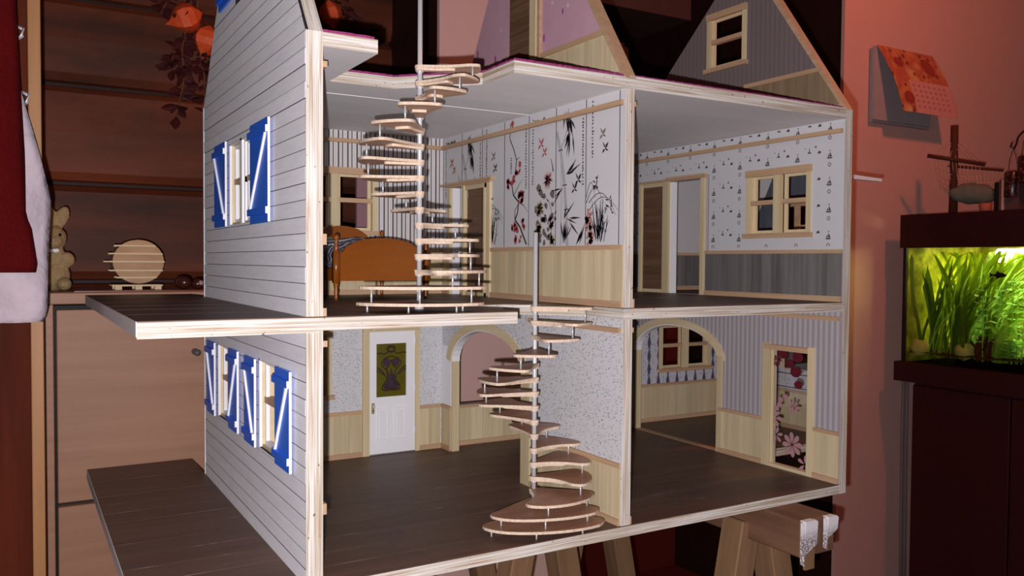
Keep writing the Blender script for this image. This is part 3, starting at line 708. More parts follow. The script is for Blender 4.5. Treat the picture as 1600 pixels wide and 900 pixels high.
for k in range(7):
    kind = k % 4; q = lambda s, h: pt(k, s, h)
    if kind == 0:      # orchid grass and butterflies
        for i in range(4):
            for _ in range(5): blob('ink_pink', *q(random.uniform(.02, .22), random.uniform(.0, .25)), random.uniform(.003, .006))
        for i in range(9): blob('ink3', *q(random.uniform(.05, .5), random.uniform(.0, .16)), random.uniform(.0015, .0035))
        for i in range(30):
            s0, h0 = random.gauss(.42, .07), random.uniform(.02, .10); an = random.uniform(-.75, .95); L = random.uniform(.12, .30)
            pts = [q(s0+.9*L*(math.sin(an)*t+.35*math.sin(an)*t*t), h0+L*(math.cos(an)*t-.30*abs(math.sin(an))*t*t*t)) for t in [k_/7 for k_ in range(8)]]
            stroke('ink', pts, .0012, .0004, .0019)
        for i in range(22):
            s0, h0 = random.choice([(.28, .40), (.3, .46), (.62, .26), (.70, .24), (.72, .30), (.36, .42)]); leaf('ink', *q(s0+random.uniform(-.08, .08), h0+random.uniform(-.02, .02)), random.uniform(0, 2*PI), .008, .0026)
        for h0, h1, sA, sB in ((.30, .36, .02, .55), (.22, .30, .05, .98), (.30, .27, .10, .92), (.34, .40, .02, .30)):
            stroke('ink', [q(sA+(sB-sA)*t, h0+(h1-h0)*t+.09*math.sin(PI*t)-.07*t*t) for t in [i/8 for i in range(9)]], .0014, .0005)
        script(q(.20, 0)[0], q(0, .60)[1], q(0, 1.0)[1]); bird('ink3', *q(.5, .76), .008); bird('ink', *q(.58, .66), .008)
    elif kind == 1:    # bamboo
        for h0, h1, s0, s1 in ((0, .26, .40, .36), (.27, .44, .35, .30), (.45, .70, .29, .16), (.71, .85, .14, .02)): stroke('ink2', [q(s0, h0), q(s1, h1)], .0075, .0065)
        for h0, s0 in ((.265, .36), (.445, .30), (.705, .15)): stroke('ink', [q(s0-.07, h0), q(s0+.08, h0+.004)], .0016)
        stroke('ink3', [q(.17, 0), q(.2, .3), q(.18, .6)], .001, .0006); stroke('ink3', [q(.15, .70), q(.38, .85), q(.42, 1.0)], .001, .0012)
        for s0, h0, a0, n in ((.45, .93, -1.4, 8), (.5, .82, -1.9, 8), (.35, .98, -1.5, 5), (.4, .53, .5, 4), (.25, .42, -2.6, 3), (.3, .20, .9, 3), (.42, .19, -.4, 3), (.3, .03, 1.3, 9), (.75, .0, 1.1, 5)):
            for i in range(n): leaf('ink', *q(s0+random.uniform(-.06, .06), h0+random.uniform(-.02, .02)), PI-(a0+random.uniform(-.5, .5)), random.uniform(.018, .038), random.uniform(.0026, .0042))
        bird('ink', *q(.75, .47), .009); bird('ink', *q(.63, .41), .008); script(q(.9, 0)[0], q(0, .43)[1], q(0, .90)[1])
    elif kind == 2:    # chrysanthemums
        script(q(.15, 0)[0], q(0, .47)[1], q(0, .98)[1]); bird('ink_red', *q(.45, .78), .009); bird('ink_red', *q(.58, .71), .008)
        for i in range(30): blob('ink3', *q(random.uniform(.25, .98), random.uniform(.02, .46)), random.uniform(.0035, .0075))
        for i in range(5): blob('ink3', *q(random.uniform(.2, .6), random.uniform(.94, .97)), random.uniform(.003, .005))
        for s0, h0, m, r in ((.72, .50, 'ink_pink', .014), (.42, .29, 'ink_tan', .013), (.40, .14, 'ink_tan', .010), (.88, .05, 'ink_tan', .010), (.85, .16, 'ink_pink', .009)):
            for i in range(40): leaf(m, *q(s0, h0), random.uniform(0, 2*PI), r*random.uniform(.7, 1.25), .0028)
        for i in range(9): leaf('ink_red', *q(.72, .50), random.uniform(0, 2*PI), .016, .0014)
        for i in range(6): leaf('ink', *q(random.uniform(.3, .98), random.uniform(.02, .42)), random.uniform(0, 2*PI), .009, .003)
        stroke('ink', [q(.75, .35), q(.9, .22), q(.8, .0)], .001); stroke('ink', [q(.82, .66), q(.88, .6), q(.9, .56)], .001, .003)
    else:              # plum blossom
        br_ = [q(.25, 1.0), q(.22, .88), q(.40, .78), (q(.5, .70)), q(.45, .58), q(.32, .50), q(.38, .42), q(.6, .36), q(.55, .27), q(.45, .22), q(.66, .16), q(.92, .02)]
        stroke('ink', br_, .0018, .0036); stroke('ink', [q(.6, .36), q(.8, .33), q(.95, .28)], .002, .0006); stroke('ink', [q(.4, .42), q(.62, .5), q(.75, .54)], .0016, .0006); stroke('ink', [q(.45, .22), q(.45, .3), q(.6, .35)], .002, .001); stroke('ink', [q(.5, .70), q(.65, .72)], .0014, .0005)
        for s0, h0, n in ((.55, .62, 5), (.28, .53, 9), (.68, .40, 14), (.42, .17, 7), (.75, .20, 5), (.58, .09, 6), (.45, .96, 2)):
            for i in range(n):
                a, b = q(s0+random.uniform(-.14, .14), h0+random.uniform(-.045, .045)); blob('ink_red', a, b, random.uniform(.0030, .0052), 7, .4)
                if i % 2: blob('ink', a, b, .0008, 5)
        script(q(.88, 0)[0], q(0, .46)[1], q(0, .92)[1]); script(q(.28, 0)[0], q(0, .60)[1], q(0, .72)[1])
for m, bm in DEC.items(): obj('wallpaper_print', bm, m, bw, kind='stuff')

# --- nautical print in the right bedroom
DEC2 = bmesh.new(); xn = XB-.0009
def okp(y, z): return .002 < y < .562 and .3895 < z < .596 and not (.0595 < y < .2185 and .404 < z < .534) and not (.314 < y < .524 and z < .5395)
def P2(pts):
    if all(okp(a, b) for a, b in pts): DEC2.faces.new([DEC2.verts.new((xn, a, b)) for a, b in pts])
def tri(y, z, sc, L): P2([(y-a*sc, z+b*sc) for a, b in L])
def boat(y, z, s=.0105):
    tri(y, z, s, [(-.55, .0), (.55, .0), (.38, -.22), (-.38, -.22)]); tri(y, z, s, [(-.02, .08), (.45, .08), (.06, .85)]); tri(y, z, s, [(-.08, .08), (-.42, .08), (-.06, .62)]); tri(y, z, s, [(-.05, .9), (.02, .9), (.25, 1.08), (-.02, 1.12)])
def buoy(y, z, r=.0036):
    for k in range(8):
        a0, a1 = 2*PI*k/8+.1, 2*PI*(k+1)/8-.1
        P2([(y+r*math.cos(a0), z+r*math.sin(a0)), (y+r*math.cos(a1), z+r*math.sin(a1)), (y+r*.55*math.cos(a1), z+r*.55*math.sin(a1)), (y+r*.55*math.cos(a0), z+r*.55*math.sin(a0))])
def house_(y, z, s=.0088):
    tri(y, z, s, [(-.5, 0), (.55, 0), (.2, .25), (-.2, .3)]); tri(y, z, s, [(-.12, .3), (.12, .3), (.08, .8), (-.08, .8)]); tri(y, z, s, [(-.1, .85), (.1, .85), (0, 1.1)])
def star(y, z, r=.0028): tri(y, z, r, [(1*math.cos(PI/2+i*PI/5)*(1 if i % 2 == 0 else .42), math.sin(PI/2+i*PI/5)*(1 if i % 2 == 0 else .42)) for i in range(10)])
def shell(y, z, s=.0058): tri(y, z, s, [(-.6, -.3), (.6, -.3), (.7, .1), (.25, .5), (-.2, .3)])
for i in range(16):
    y = .030+i*.0335
    for j in range(6):
        z = .399+j*.0445+(0 if i % 2 else .0)
        if i % 2 == 0: boat(y, z+.006); buoy(y, z-.006)
        else: house_(y+.008, z+.016); star(y-.005, z+.026); shell(y-.012, z+.016); star(y+.017, z+.025, .0016)
obj('nautical_print', DEC2, 'ink_boat', H, kind='stuff')

# --- wing behind the right wall
XW, YW = 1.195, .24
wing = PN('wing_floor', 'z', -TP, 0, rect(XO, XW, YW, YO), ['floorbase', 'floor', 'ply_h'], H, mi=(0, 1, 2))
PN('wing_floor', 'z', Z1-TP, Z1, rect(XO, XW, YW, YO), ['ceil', 'floor', 'ply_h'], H, mi=(0, 1, 2))
PN('wing_wall', 'y', YO-.002, YO+.012, rect(XO, XW+.012, 0, Z1-TP), ['wp_damask', 'white', 'ply_h'], H, holes=[rect(1.000, 1.146, .117, .220)], mi=(0, 1, 2))
window('y', YO-.002, -1, 1.000, 1.146, .117, .220, .013, True)
wainscot('y', YO-.002, -1, XO, XW, 0, wmin=.03, wmax=.05); wainscot('x', XW, -1, YW, YO-.006, 0, wmin=.03, wmax=.05)
PN('wing_wall', 'x', XW, XW+.012, rect(YW, YO, 0, Z1-TP), ['wp_damask', 'white', 'ply_v'], H, mi=(0, 1, 2), holes=[rect(.30, .40, .13, .2)])
PN('wing_wall', 'y', YO-.002, YO+.012, rect(XO, XW+.012, Z1, .60), ['wp_white', 'white', 'ply_h'], H, mi=(0, 1, 2))
wainscot('y', YO-.002, -1, XO, XW, Z1, 'slate')
ww = PN('wing_wall', 'x', XW, XW+.012, rect(YW, YO, Z1, .60), ['wp_white', 'white', 'ply_v'], H, holes=[rect(.32, .395, .40, .487)], mi=(0, 1, 2))
wf = PN('wing_window', 'x', XW-.004, XW, rect(.31, .405, .39, .497), 'trim', H, holes=[rect(.32, .352, .40, .440), rect(.32, .352, .446, .487), rect(.366, .395, .40, .487)])
for y0 in (.405, .428, .451): PN('wall_board', 'x', XW-.003, XW, [(y0+.0004, .40), (y0+.0226, .40), (y0+.0226, .60-(y0+.0226-.405)*1.9), (y0+.0004, .60-(y0-.405)*1.9)], 'slateblue', ww)
for y0 in (.285, .309, .333, .357, .381): BX('wall_board', (XW-.003, XW, y0+.0004, y0+.0236, .499, .60), 'slateblue', ww)
for y0 in (.262, .286): BX('wall_board', (XW-.003, XW, y0+.0004, y0+.0236, .39, .499), 'slateblue', ww)
PN('wing_roof', 'z', .5395, .5455, rect(XO, 1.313, YW, .60), ['white', 'pink'], H, mi=(0, 1, 0)) if False else None
PN('wing_roof', 'y', YW, YW+.012, [(1.205, .5385), (1.313, .5375), (1.313, .5435), (1.205, .5475)], 'white', H)
PN('wing_roof', 'z', .600, .606, rect(XO, 1.21, YW, YO+.012), 'white', H)

# ------------------------------------------------------------------ spiral staircases
def tread_outline(cx, cy, ang, half, R, r0=.0066):
    """leaf-shaped tread: eye round the pole, broad rounded outer end"""
    def at(r, a): return (cx+r*math.cos(a), cy+r*math.sin(a))
    ctrl = []
    rc = .80
    a0, a1 = ang-half, ang+half
    pts = []
    pts += [at(r0, ang+PI+t) for t in [PI*(-.55)+i*PI*1.1/8 for i in range(9)]][::1]      # eye, going round the back
    # outward along side a1? order: eye runs from ang+PI-.55PI (= a side) to the other side
    def bez(p, q, r_, n): return [((1-t)**2*p[0]+2*t*(1-t)*q[0]+t*t*r_[0], (1-t)**2*p[1]+2*t*(1-t)*q[1]+t*t*r_[1]) for t in [i/n for i in range(1, n+1)]]
    # eye ends near angle ang+PI+.55PI = ang-.45PI (the a0 side)
    pts += bez(pts[-1], at(R*.45, a0+half*.5), at(R*rc, a0), 6)
    pts += bez(at(R*rc, a0), at(R*1.02, a0+.02), at(R, a0+half*.38), 5)
    n = 8
    pts += [at(R, a0+half*.38+(a1-a0-half*.76)*i/n) for i in range(1, n)]
    pts += bez(at(R, a1-half*.38), at(R*1.02, a1-.02), at(R*rc, a1), 5)
    pts += bez(at(R*rc, a1), at(R*.52, a1-half*.02), at(r0, ang+PI-.55*PI), 6)[:-1]
    return pts
def landing_outline(cx, cy, ang, half, R):
    def at(r, a): return (cx+r*math.cos(a), cy+r*math.sin(a))
    def bez(p, q, r_, n): return [((1-t)**2*p[0]+2*t*(1-t)*q[0]+t*t*r_[0], (1-t)**2*p[1]+2*t*(1-t)*q[1]+t*t*r_[1]) for t in [i/n for i in range(1, n+1)]]
    a0, a1 = ang-half, ang+half
    pts = [at(.010, ang+PI-.8), at(.010, ang+PI), at(.010, ang+PI+.8)]
    pts += [at(R*.5, a0-.08), at(R*.72, a0-.03)]+bez(at(R*.72, a0-.03), at(R*1.06, a0-.06), at(R*.99, a0+.28), 6)
    pts += [at(R*(1-.09*math.sin(PI*i/10)), a0+.28+(a1-a0-.56)*i/10) for i in range(1, 11)]
    pts += bez(at(R*.99, a1-.28), at(R*1.06, a1+.06), at(R*.72, a1+.03), 6)+[at(R*.5, a1+.08)]
    return pts
def staircase(name, cx, cy, zb, zt, specs, label, th=.0036):
    t = empty(name, (cx, cy, zb), category='staircase', label=label, group='miniature spiral staircases')
    def P(o): o.parent = t; o.matrix_parent_inverse = Matrix.Translation((cx, cy, zb)).inverted(); return o
    bm = bmesh.new(); tube(bm, [(cx, cy, zb), (cx, cy, zt)], .0032, 14); P(obj('pole', bm, 'steel', None, True))
    bm = bmesh.new(); lathe(bm, (cx, cy, zb), [(.0062, 0), (.0062, .006), (.0045, .007)]); P(obj('pole_foot', bm, 'steel', None, True))
    prev = None
    for (z, ang, half, R, kind) in specs:
        a = math.radians(ang); h = math.radians(half)
        o2 = landing_outline(cx, cy, a, h, R) if kind else tread_outline(cx, cy, a, h, R)
        bm = bmesh.new(); panel(bm, 'z', z-th, z, o2, (), (1, 0, 2)); tr = P(obj('tread', bm, ['tread', 'tread_under', 'tread_edge'], None))
        if not kind:
            o3 = tread_outline(cx, cy, a-.02, h*.6, R*.58, .0060)
            bm = bmesh.new(); panel(bm, 'z', z-th*1.9, z-th, o3, (), (0, 0, 1)); sp = obj('tread_support', bm, ['tread_under', 'tread_edge'], None)
            sp.parent = tr
        bm = bmesh.new(); lathe(bm, (cx, cy, z-th*1.9-.0016), [(.0052, 0), (.0052, .0016)], 12); P(obj('collar', bm, 'steel', None, True))
        # slim posts carrying this tread from the one below
        if prev is None:
            for da, rr in ((-.85, .9), (-.2, .82), (.55, .85), (.9, .7)): 
                x, y = cx+R*rr*math.cos(a+da), cy+R*rr*math.sin(a+da); bm = bmesh.new(); tube(bm, [(x, y, zb), (x, y, z-th)], .0012, 7); P(obj('post', bm, 'steel', None, True))
        else:
            pz, pa, ph, pR, pk = prev; dA = (math.radians(pa)-a+PI) % (2*PI)-PI; lst = [a+dA/2]
            if kind and pk: lst = [a-h*.82, a-.1, a+h*.72]
            elif pk: lst = [a-h*.5, a+h*.7]
            for aa in lst:
                rr = min(R, pR)*.88; x, y = cx+rr*math.cos(aa), cy+rr*math.sin(aa)
                bm = bmesh.new(); tube(bm, [(x, y, pz), (x, y, z-th)], .0012, 7); P(obj('post', bm, 'steel', None, True))
        prev = (z, ang, half, R, kind)
    return t
M['tread_under'] = wood('stair_tread_underside', srgb(190, 150, 126), srgb(210, 176, 150), 'x', 60, .3, .6, .06, .1)
# lower: cy/cx of the pole, treads numbered from the top
lower = [(.0130, -108, 57, .108, 1), (.0275, -106, 55, .100, 1), (.0435, -84, 47, .088, 0)]
for j in range(12, -1, -1): lower.append((.3-.0199*j, -122+(3-j)*30, 20+(j*1.45), .081, 0))
staircase('spiral_staircase', .352, .088, 0, .403, lower, 'lower spiral staircase of brown oval treads standing on the ground floor')
upper = [(.3112, -112, 62, .096, 1), (.3312, -108, 60, .098, 1)]
for j in range(14, 0, -1): upper.append((.3107+.0201*(16-j), -114+(4-j)*30 + (-8 if j == 14 else 0), 17+(j*1.75), .078 if j < 14 else .088, 0))
staircase('spiral_staircase', .175, .0877, Z1, .80, upper, 'upper spiral staircase rising from the bedroom floor into the attic opening')

# ------------------------------------------------------------------ bed
bed = empty('toy_bed', (.232, .455, Z1), category='bed', label='honey-coloured toy bed with turned posts behind the upper spiral staircase')
bed.rotation_euler = (0, 0, math.radians(3))
BP = []
def bp(o): o.parent = bed; return o
def post(x, y, h, nm='bed_post'):
    bm = bmesh.new(); box(bm, x-.0048, x+.0048, y-.0048, y+.0048, .027, h-.027)
    lathe(bm, (x, y, 0), [(.0022, 0), (.0030, .004), (.0024, .007), (.0036, .012), (.0028, .016), (.0044, .024), (.0046, .027)], 12)
    lathe(bm, (x, y, h-.027), [(.0046, 0), (.0030, .004), (.0042, .007), (.0026, .010), (.0034, .013), (.0022, .0155), (.0046, .020), (.0050, .0225), (.0036, .026), (.001, .0272)], 12)
    bp(obj(nm, bm, 'honey', None, True))
BWd, BL = .0785, .086
for sx in (-1, 1):
    post(sx*BWd, -BL, .103); post(sx*BWd, BL, .118)
    bp(BX('side_rail', (sx*BWd-.003, sx*BWd+.003, -BL, BL, .030, .050), 'honey'))
def camel(w, zb, zs, zp):
    pts = [(-w, zb), (w, zb), (w, zs-.012), (w*.86, zs-.006), (w*.80, zs+.001), (w*.70, zs+.004)]
    pts += [(w*.70*math.cos(t), zs+.004+(zp-zs-.004)*math.sin(t)**1.3) for t in [PI*i/16 for i in range(1, 16)]]
    pts += [(-w*.70, zs+.004), (-w*.80, zs+.001), (-w*.86, zs-.006), (-w, zs-.012)]; return pts
bp(PN('footboard', 'y', -BL-.003, -BL+.003, camel(BWd, .030, .083, .0985), 'honey'))
bp(PN('headboard', 'y', BL-.003, BL+.003, camel(BWd, .030, .092, .124), 'honey'))
N = NT('navy_striped_cotton', .22, .6); o_ = N.xyz(); f = N.math('FLOORED_MODULO', N.math('ADD', o_[1], N.math('MULTIPLY', o_[2], .6)), .012)
N.color(N.mix(N.math('LESS_THAN', f, .0055), srgb(58, 62, 86), srgb(176, 180, 194))); N.bump(N.noise(90, 3), .9, .004); M['navy'] = N.m
def pillow_mesh(hx, hy, hz, n=14, lump=.25):
    bm = bmesh.new(); V = {}
    for s in (1, -1):
        for i in range(n+1):
            for j in range(n+1):
                u, v = -1+2*i/n, -1+2*j/n; k = (max(0, (1-u**4)*(1-v**4)))**.45
                if k < 1e-6 and s < 0: continue
                V[s, i, j] = bm.verts.new((u*hx, v*hy, s*hz*k*(1+lump*math.sin(5*u+3*v)*math.cos(4*v))))
    for s in (1, -1):
        for i in range(n):
            for j in range(n):
                q = [V.get((s, a, b), V.get((1, a, b))) for a, b in ((i, j), (i+1, j), (i+1, j+1), (i, j+1))]
                try: bm.faces.new(q if s > 0 else q[::-1])
                except ValueError: pass
    return bm
def place(o, loc, rot=(0, 0, 0)): o.location = loc; o.rotation_euler = rot; return o
rz = Matrix.Rotation(math.radians(3), 4, 'Z')
def onbed(v): return Matrix.Translation((.232, .455, Z1)) @ rz @ Vector(v)
mt = obj('toy_mattress', pillow_mesh(.073, .080, .011, 16, .1), 'navy', None, True, category='mattress', label='navy and white striped mattress with blanket on the toy bed')
place(mt, onbed((0, 0, .056)), (0, 0, math.radians(3)))
pw = obj('toy_pillow', pillow_mesh(.055, .034, .017, 14, .3), 'navy', None, True, category='pillow', label='shiny navy striped pillow against the toy bed headboard')
place(pw, onbed((-.012, .030, .080)), (math.radians(14), 0, math.radians(3)))
pw2 = obj('toy_quilt', pillow_mesh(.030, .050, .014, 14, .35), 'navy', None, True, category='quilt', label='folded navy striped quilt along the left side of the toy bed')
place(pw2, onbed((-.042, -.022, .074)), (0, math.radians(-6), math.radians(3)))

# ------------------------------------------------------------------ trestles under the house
def rotbox(name, c, size, rot, mat, parent):
    bm = bmesh.new(); box(bm, -size[0]/2, size[0]/2, -size[1]/2, size[1]/2, -size[2]/2, size[2]/2)
    bmesh.ops.bevel(bm, geom=bm.edges[:], offset=.002, segments=1, affect='EDGES')
    o = obj(name, bm, mat, None); o.location = c; o.rotation_euler = rot; o.parent = parent; return o
def trestle(x, y0, y1, label, legx=.035):
    zt = -TP-.0005; t = empty('sawhorse', (x, (y0+y1)/2, -.78), category='sawhorse', label=label, group='wooden sawhorses under the dollhouse')
    cz = zt+.78; L = y1-y0
    rotbox('beam', (0, 0, cz-.0275), (.075, L, .055), (0, 0, 0), 'trestle_y', t)
    for sy in (-1, 1):
        for sx in (-1, 1):
            tilt = math.radians(11)*sx; ln = .72
            yy = sy*(L/2-.125)
            top = Vector((sx*.030, yy, cz-.030)); bot = Vector((sx*(.030+math.tan(math.radians(11))*.70), yy+sy*.0, .004))
            c = (top+bot)/2
            rotbox('leg', c, (.042, .045, (top-bot).length), (0, -tilt, 0), 'trestle', t)
        rotbox('brace', (0, sy*(L/2-.125), .30), (.20, .018, .05), (0, 0, 0), 'trestle', t)
    return t
t1 = trestle(.7525, -.0705, .62, 'wooden sawhorse with white-painted beam end under the right of the dollhouse')
t2 = trestle(.487, .16, .745, 'wooden sawhorse under the middle of the dollhouse, mostly hidden', .04)
N = NT('torn_white_paint', .7, .2); g = N.noise(420, 5); zc = N.xyz()[2]
k = N.math('MULTIPLY', N.ramp(g, [(.42, (0, 0, 0, 1)), (.52, (1, 1, 1, 1))]), N.ramp(N.math('MULTIPLY', N.math('ADD', zc, .02), -20), [(.12, (0, 0, 0, 1)), (.5, (1, 1, 1, 1))]))
N.color(N.mix(k, srgb(226, 222, 228), srgb(128, 116, 118))); M['tornpaint'] = N.m
y_ = -.0705
for a, b, c, d in ((.7150, .7430, -.064, -.0150), (.7645, .7885, -.047, -.0150)):
    x0, x1, z0_, z1_ = a, b, c, d
    bm = bmesh.new(); panel(bm, 'y', y_-.0085, y_-.0022, [(x0, z0_), (x1-.002, z0_+.012), (x1, z1_-.003), (x1-.004, z1_), (x0+.002, z1_)]); box(bm, x0+.0022, x1-.0042, y_-.0022, y_+.003, z1_-.0022, z1_-.0006)
    panel(bm, 'x', x0-.0022, x0-.0002, [(y_-.0088, z0_-.016), (y_-.002, z0_-.014), (y_-.002, z1_-.002), (y_-.0075, z1_-.004)])
    o = obj('paint_flap', bm, 'tornpaint', None); keep(o, t1)
bm = bmesh.new(); box(bm, .719, .7385, y_-.0065, y_-.0024, -.0875, -.058); keep(obj('wooden_tab', bm, 'trestle', None), t1)

# ------------------------------------------------------------------ chest of drawers at the left, with things on it
CF = .735; CT = .3035
ch = empty('chest_of_drawers', (-.02, .88, -.78), category='cabinet', label='pale beech chest of drawers behind the dollhouse deck')
def cp(name, b, m, **k): o = BX(name, b, m, None, .0015); keep(o, ch); return o
cp('top', (-.262, .366, CF-.006, 1.04, CT-.020, CT), 'beech'); cp('side_panel', (-.250, -.2185, CF, 1.04, -.775, CT-.020), 'beech'); cp('side_panel', (.336, .361, CF, 1.04, -.775, CT-.020), 'beech')
cp('carcass', (-.2185, .336, CF+.02, 1.03, -.775, CT-.022), 'black')
zz = CT-.027
for h in (.343, .33, .34):
    d = cp('drawer', (-.2140, .332, CF, CF+.02, zz-h+.004, zz-.003), 'beech')
    bm = bmesh.new(); tube(bm, [(.012, CF, zz-.085), (.012, CF-.030, zz-.085)], .006, 12); hb = obj('knob', bm, 'gunmetal', None, True); hb.parent = d
    hb.matrix_parent_inverse = ch.matrix_basis @ d.matrix_parent_inverse if False else Matrix.Identity(4)
    zz -= h
M['top_reflection'] = wood('red_brown_reflection', srgb(124, 58, 34), srgb(150, 76, 46), 'x', 20, .1, .3, .02)  # reflection on the chest top, painted as a thin red-brown sheet
PN('chest_reflection', 'z', CT, CT+.0015, rect(-.185, .34, .76, 1.035), 'top_reflection', None, category='mat', label='thin added sheet coloured as the red-brown reflection on the beech chest top')
# plush rabbit
def remesh(o, vox):
    m = o.modifiers.new('remesh', 'REMESH'); m.mode = 'VOXEL'; m.voxel_size = vox; m.use_smooth_shade = True
    return o
rb = empty('plush_rabbit', (-.216, .86, CT), category='plush toy', label='beige plush rabbit sitting at the left end of the chest')
N = NT('beige_plush', .95, .05); g = N.noise(260, 6, None, .7); N.color(N.mix(g, srgb(146, 114, 72), srgb(232, 204, 154))); N.bump(g, 1, .006); M['plush'] = N.m
bm = bmesh.new()
ball(bm, (0, 0, .028), .031, (1, .9, 1)); ball(bm, (.0, .0, .062), .024, (1, .85, 1)); ball(bm, (.0, -.004, .096), .025, (1, 1, .95)); ball(bm, (.002, -.024, .089), .014, (1.15, 1, .9))
for s in (-1, 1):
    ball(bm, (s*.011+.006, .004, .134), .0122, (1, .6, 1.95), rot=Matrix.Rotation(s*.16+.22, 3, 'Y')); ball(bm, (s*.024, -.012, .057), .012, (1.2, 1, 1.2)); ball(bm, (s*.019, -.026, .012), .013, (1, 1.5, .9))
o = remesh(obj('body', bm, 'plush', rb), .0032)
o.modifiers.new('smooth', 'SMOOTH').iterations = 3
tx = bpy.data.textures.new('plush_noise', 'CLOUDS'); tx.noise_scale = .006
md = o.modifiers.new('fur', 'DISPLACE'); md.texture = tx; md.strength = .004
for s in (-1, 1):
    bm = bmesh.new(); ball(bm, (s*.013, -.0255, .102), .0030, u=8, v=6); obj('eye', bm, 'black', rb, True)
bm = bmesh.new(); ball(bm, (.002, -.0385, .092), .0032, (1.3, .7, .8), u=8, v=6); obj('nose', bm, 'ink_pink', rb, True)
bm = bmesh.new()
for s in (-1, 1): ball(bm, (s*.006, -.022, .0735), .005, (1.3, .5, .8), u=8, v=6)
obj('bow', bm, 'white', rb, True)
# sawn toy log on a little pallet
M['endgrain'] = wood('pale_end_grain', srgb(172, 136, 102), srgb(192, 156, 122), 'x', 60, .3, .7, .05); M['stick'] = plain('pale_stick', srgb(222, 198, 160), .7)
lg = empty('sawn_log', (-.073, .85, CT), category='wooden toy', label='miniature log sawn into boards stacked with stickers on a little pallet')
def lp(name, b, m): return BX(name, b, m, lg)
for x in (-.041, -.006, .028): lp('pallet_block', (x, x+.012, -.030, -.018, .0, .0075), 'stick'); lp('pallet_block', (x, x+.012, .018, .030, .0, .0075), 'stick')
for y in (-.030, -.010, .010): lp('pallet_slat', (-.046, .042, y, y+.016, .0075, .0105), 'stick')
R_ = .0445; zb = .0125; cuts = [(-1, -.74), (-.70, -.42), (-.38, -.02), (.02, .34), (.38, .70), (.74, 1.0)]
for a, b in cuts:
    n = 7; pl = []
    for i in range(n+1):
        t = a+(b-a)*i/n; pl.append((R_*math.sqrt(max(.0, 1-t*t))*1.0, zb+R_*.93*(1+t)))
    pts = pl+[(-x, z_) for x, z_ in pl[::-1]]
    PN('board', 'y', -.030, .030, pts, 'endgrain', lg)
for a in (-.72, -.40, 0, .36, .72):
    z_ = zb+R_*.93*(1+a); w_ = R_*math.sqrt(1-a*a)
    for y in (-.033, .02): lp('sticker', (-w_-.008+random.uniform(-.004, .002), w_+random.uniform(-.004, .002), y, y+.004, z_-.0013, z_+.0013), 'stick')
M['chestnut'] = plain('chestnut_brown', srgb(66, 30, 24), .25, .3, 60, 0, .5); M['hilum'] = plain('pale_chestnut_scar', srgb(176, 140, 126), .7)
def chestnut(x, y, r, label, rot):
    bm = bmesh.new(); ball(bm, (0, 0, 0), r, (1.1, .95, .85)); o = obj('chestnut', bm, 'chestnut', None, True, category='chestnut', label=label, group='chestnuts on the chest')
    bm = bmesh.new(); ball(bm, (0, -r*.5, r*.1), r*.55, (1, .9, .9)); obj('scar', bm, 'hilum', o, True); o.location = (x, y, CT+.0015+r*.85); o.rotation_euler = rot
chestnut(.003, .80, .0155, 'dark chestnut nearest the little log pallet', (0, 0, 2.2)); chestnut(.030, .795, .0125, 'chestnut turned to show its pale scar', (0, 0, .3)); chestnut(.050, .81, .013, 'dark chestnut half hidden by the siding corner', (0, 0, 2.5))

# ------------------------------------------------------------------ wooden frame with hooks, jacket and sweater at the far left
fr_ = empty('coat_stand_panel', (-.36, .47, -.78), category='wooden panel', label='dark varnished wooden panel with honey edge post and chrome coat hooks at left')
def fp(name, b, m): return keep(BX(name, b, m, None, .001), fr_)
fp('panel', (-.75, -.2565, .462, .485, -.775, .95), 'darkbrown'); fp('edge_post', (-.2565, -.2405, .450, .49, -.775, .95), 'postwood')
for hx, zz in ((-.264, .673), (-.2585, .5835)):
    bm = bmesh.new(); tube(bm, [(hx-.006, .462, zz+.008), (hx-.004, .448, zz+.009), (hx+.002, .438, zz+.004), (hx+.001, .440, zz-.005), (hx-.004, .446, zz-.009)], .0024, 8); keep(obj('coat_hook', bm, 'steel', None, True), fr_)
def cloth(name, rows, y, mat, fold, seed, label, cat, thick=.006):
    """hanging cloth: rows = [(z, left x, right x)], folds as ripples in depth"""
    random.seed(seed); bm = bmesh.new(); n = 30; V = []; m = 40
    zs = [r[0] for r in rows]
    def ip(z, c):
        for (a, b) in zip(rows, rows[1:]):
            if b[0] <= z <= a[0]: t = (a[0]-z)/(a[0]-b[0]); return a[c]+(b[c]-a[c])*t
        return rows[-1][c]
    ph = [random.uniform(0, 6) for _ in range(6)]
    for i in range(m+1):
        z = zs[0]+(zs[-1]-zs[0])*i/m; xl, xr = ip(z, 1), ip(z, 2); row = []
        for j in range(n+1):
            t = j/n; x = xl+(xr-xl)*t
            d = fold*(math.sin(9*t+ph[0]+3*z*8)+.6*math.sin(17*t+ph[1]-z*30)+.5*math.sin(z*70+ph[2]+5*t))
            edge = .02*(max(0, t-.8)/.2)**2
            row.append(bm.verts.new((x, y+d+edge, z)))
        V.append(row)
    for i in range(m):
        for j in range(n): bm.faces.new((V[i][j], V[i][j+1], V[i+1][j+1], V[i+1][j]))
    o = obj(name, bm, mat, None, True, category=cat, label=label); s = o.modifiers.new('solid', 'SOLIDIFY'); s.thickness = thick; s.offset = 1
    return o
N = NT('white_crumpled_cotton', .8, .15); g = N.noise(26, 3); N.color(N.mix(g, srgb(178, 162, 170), srgb(198, 184, 192))); N.bump(g, .7, .01); M['cotton'] = N.m
N = NT('dark_red_knit', .95, .05); v_ = N.n('ShaderNodeTexWave'); v_.inputs['Scale'].default_value = 170; v_.inputs['Distortion'].default_value = 1.5; N.l(N.pos(), v_.inputs['Vector'])
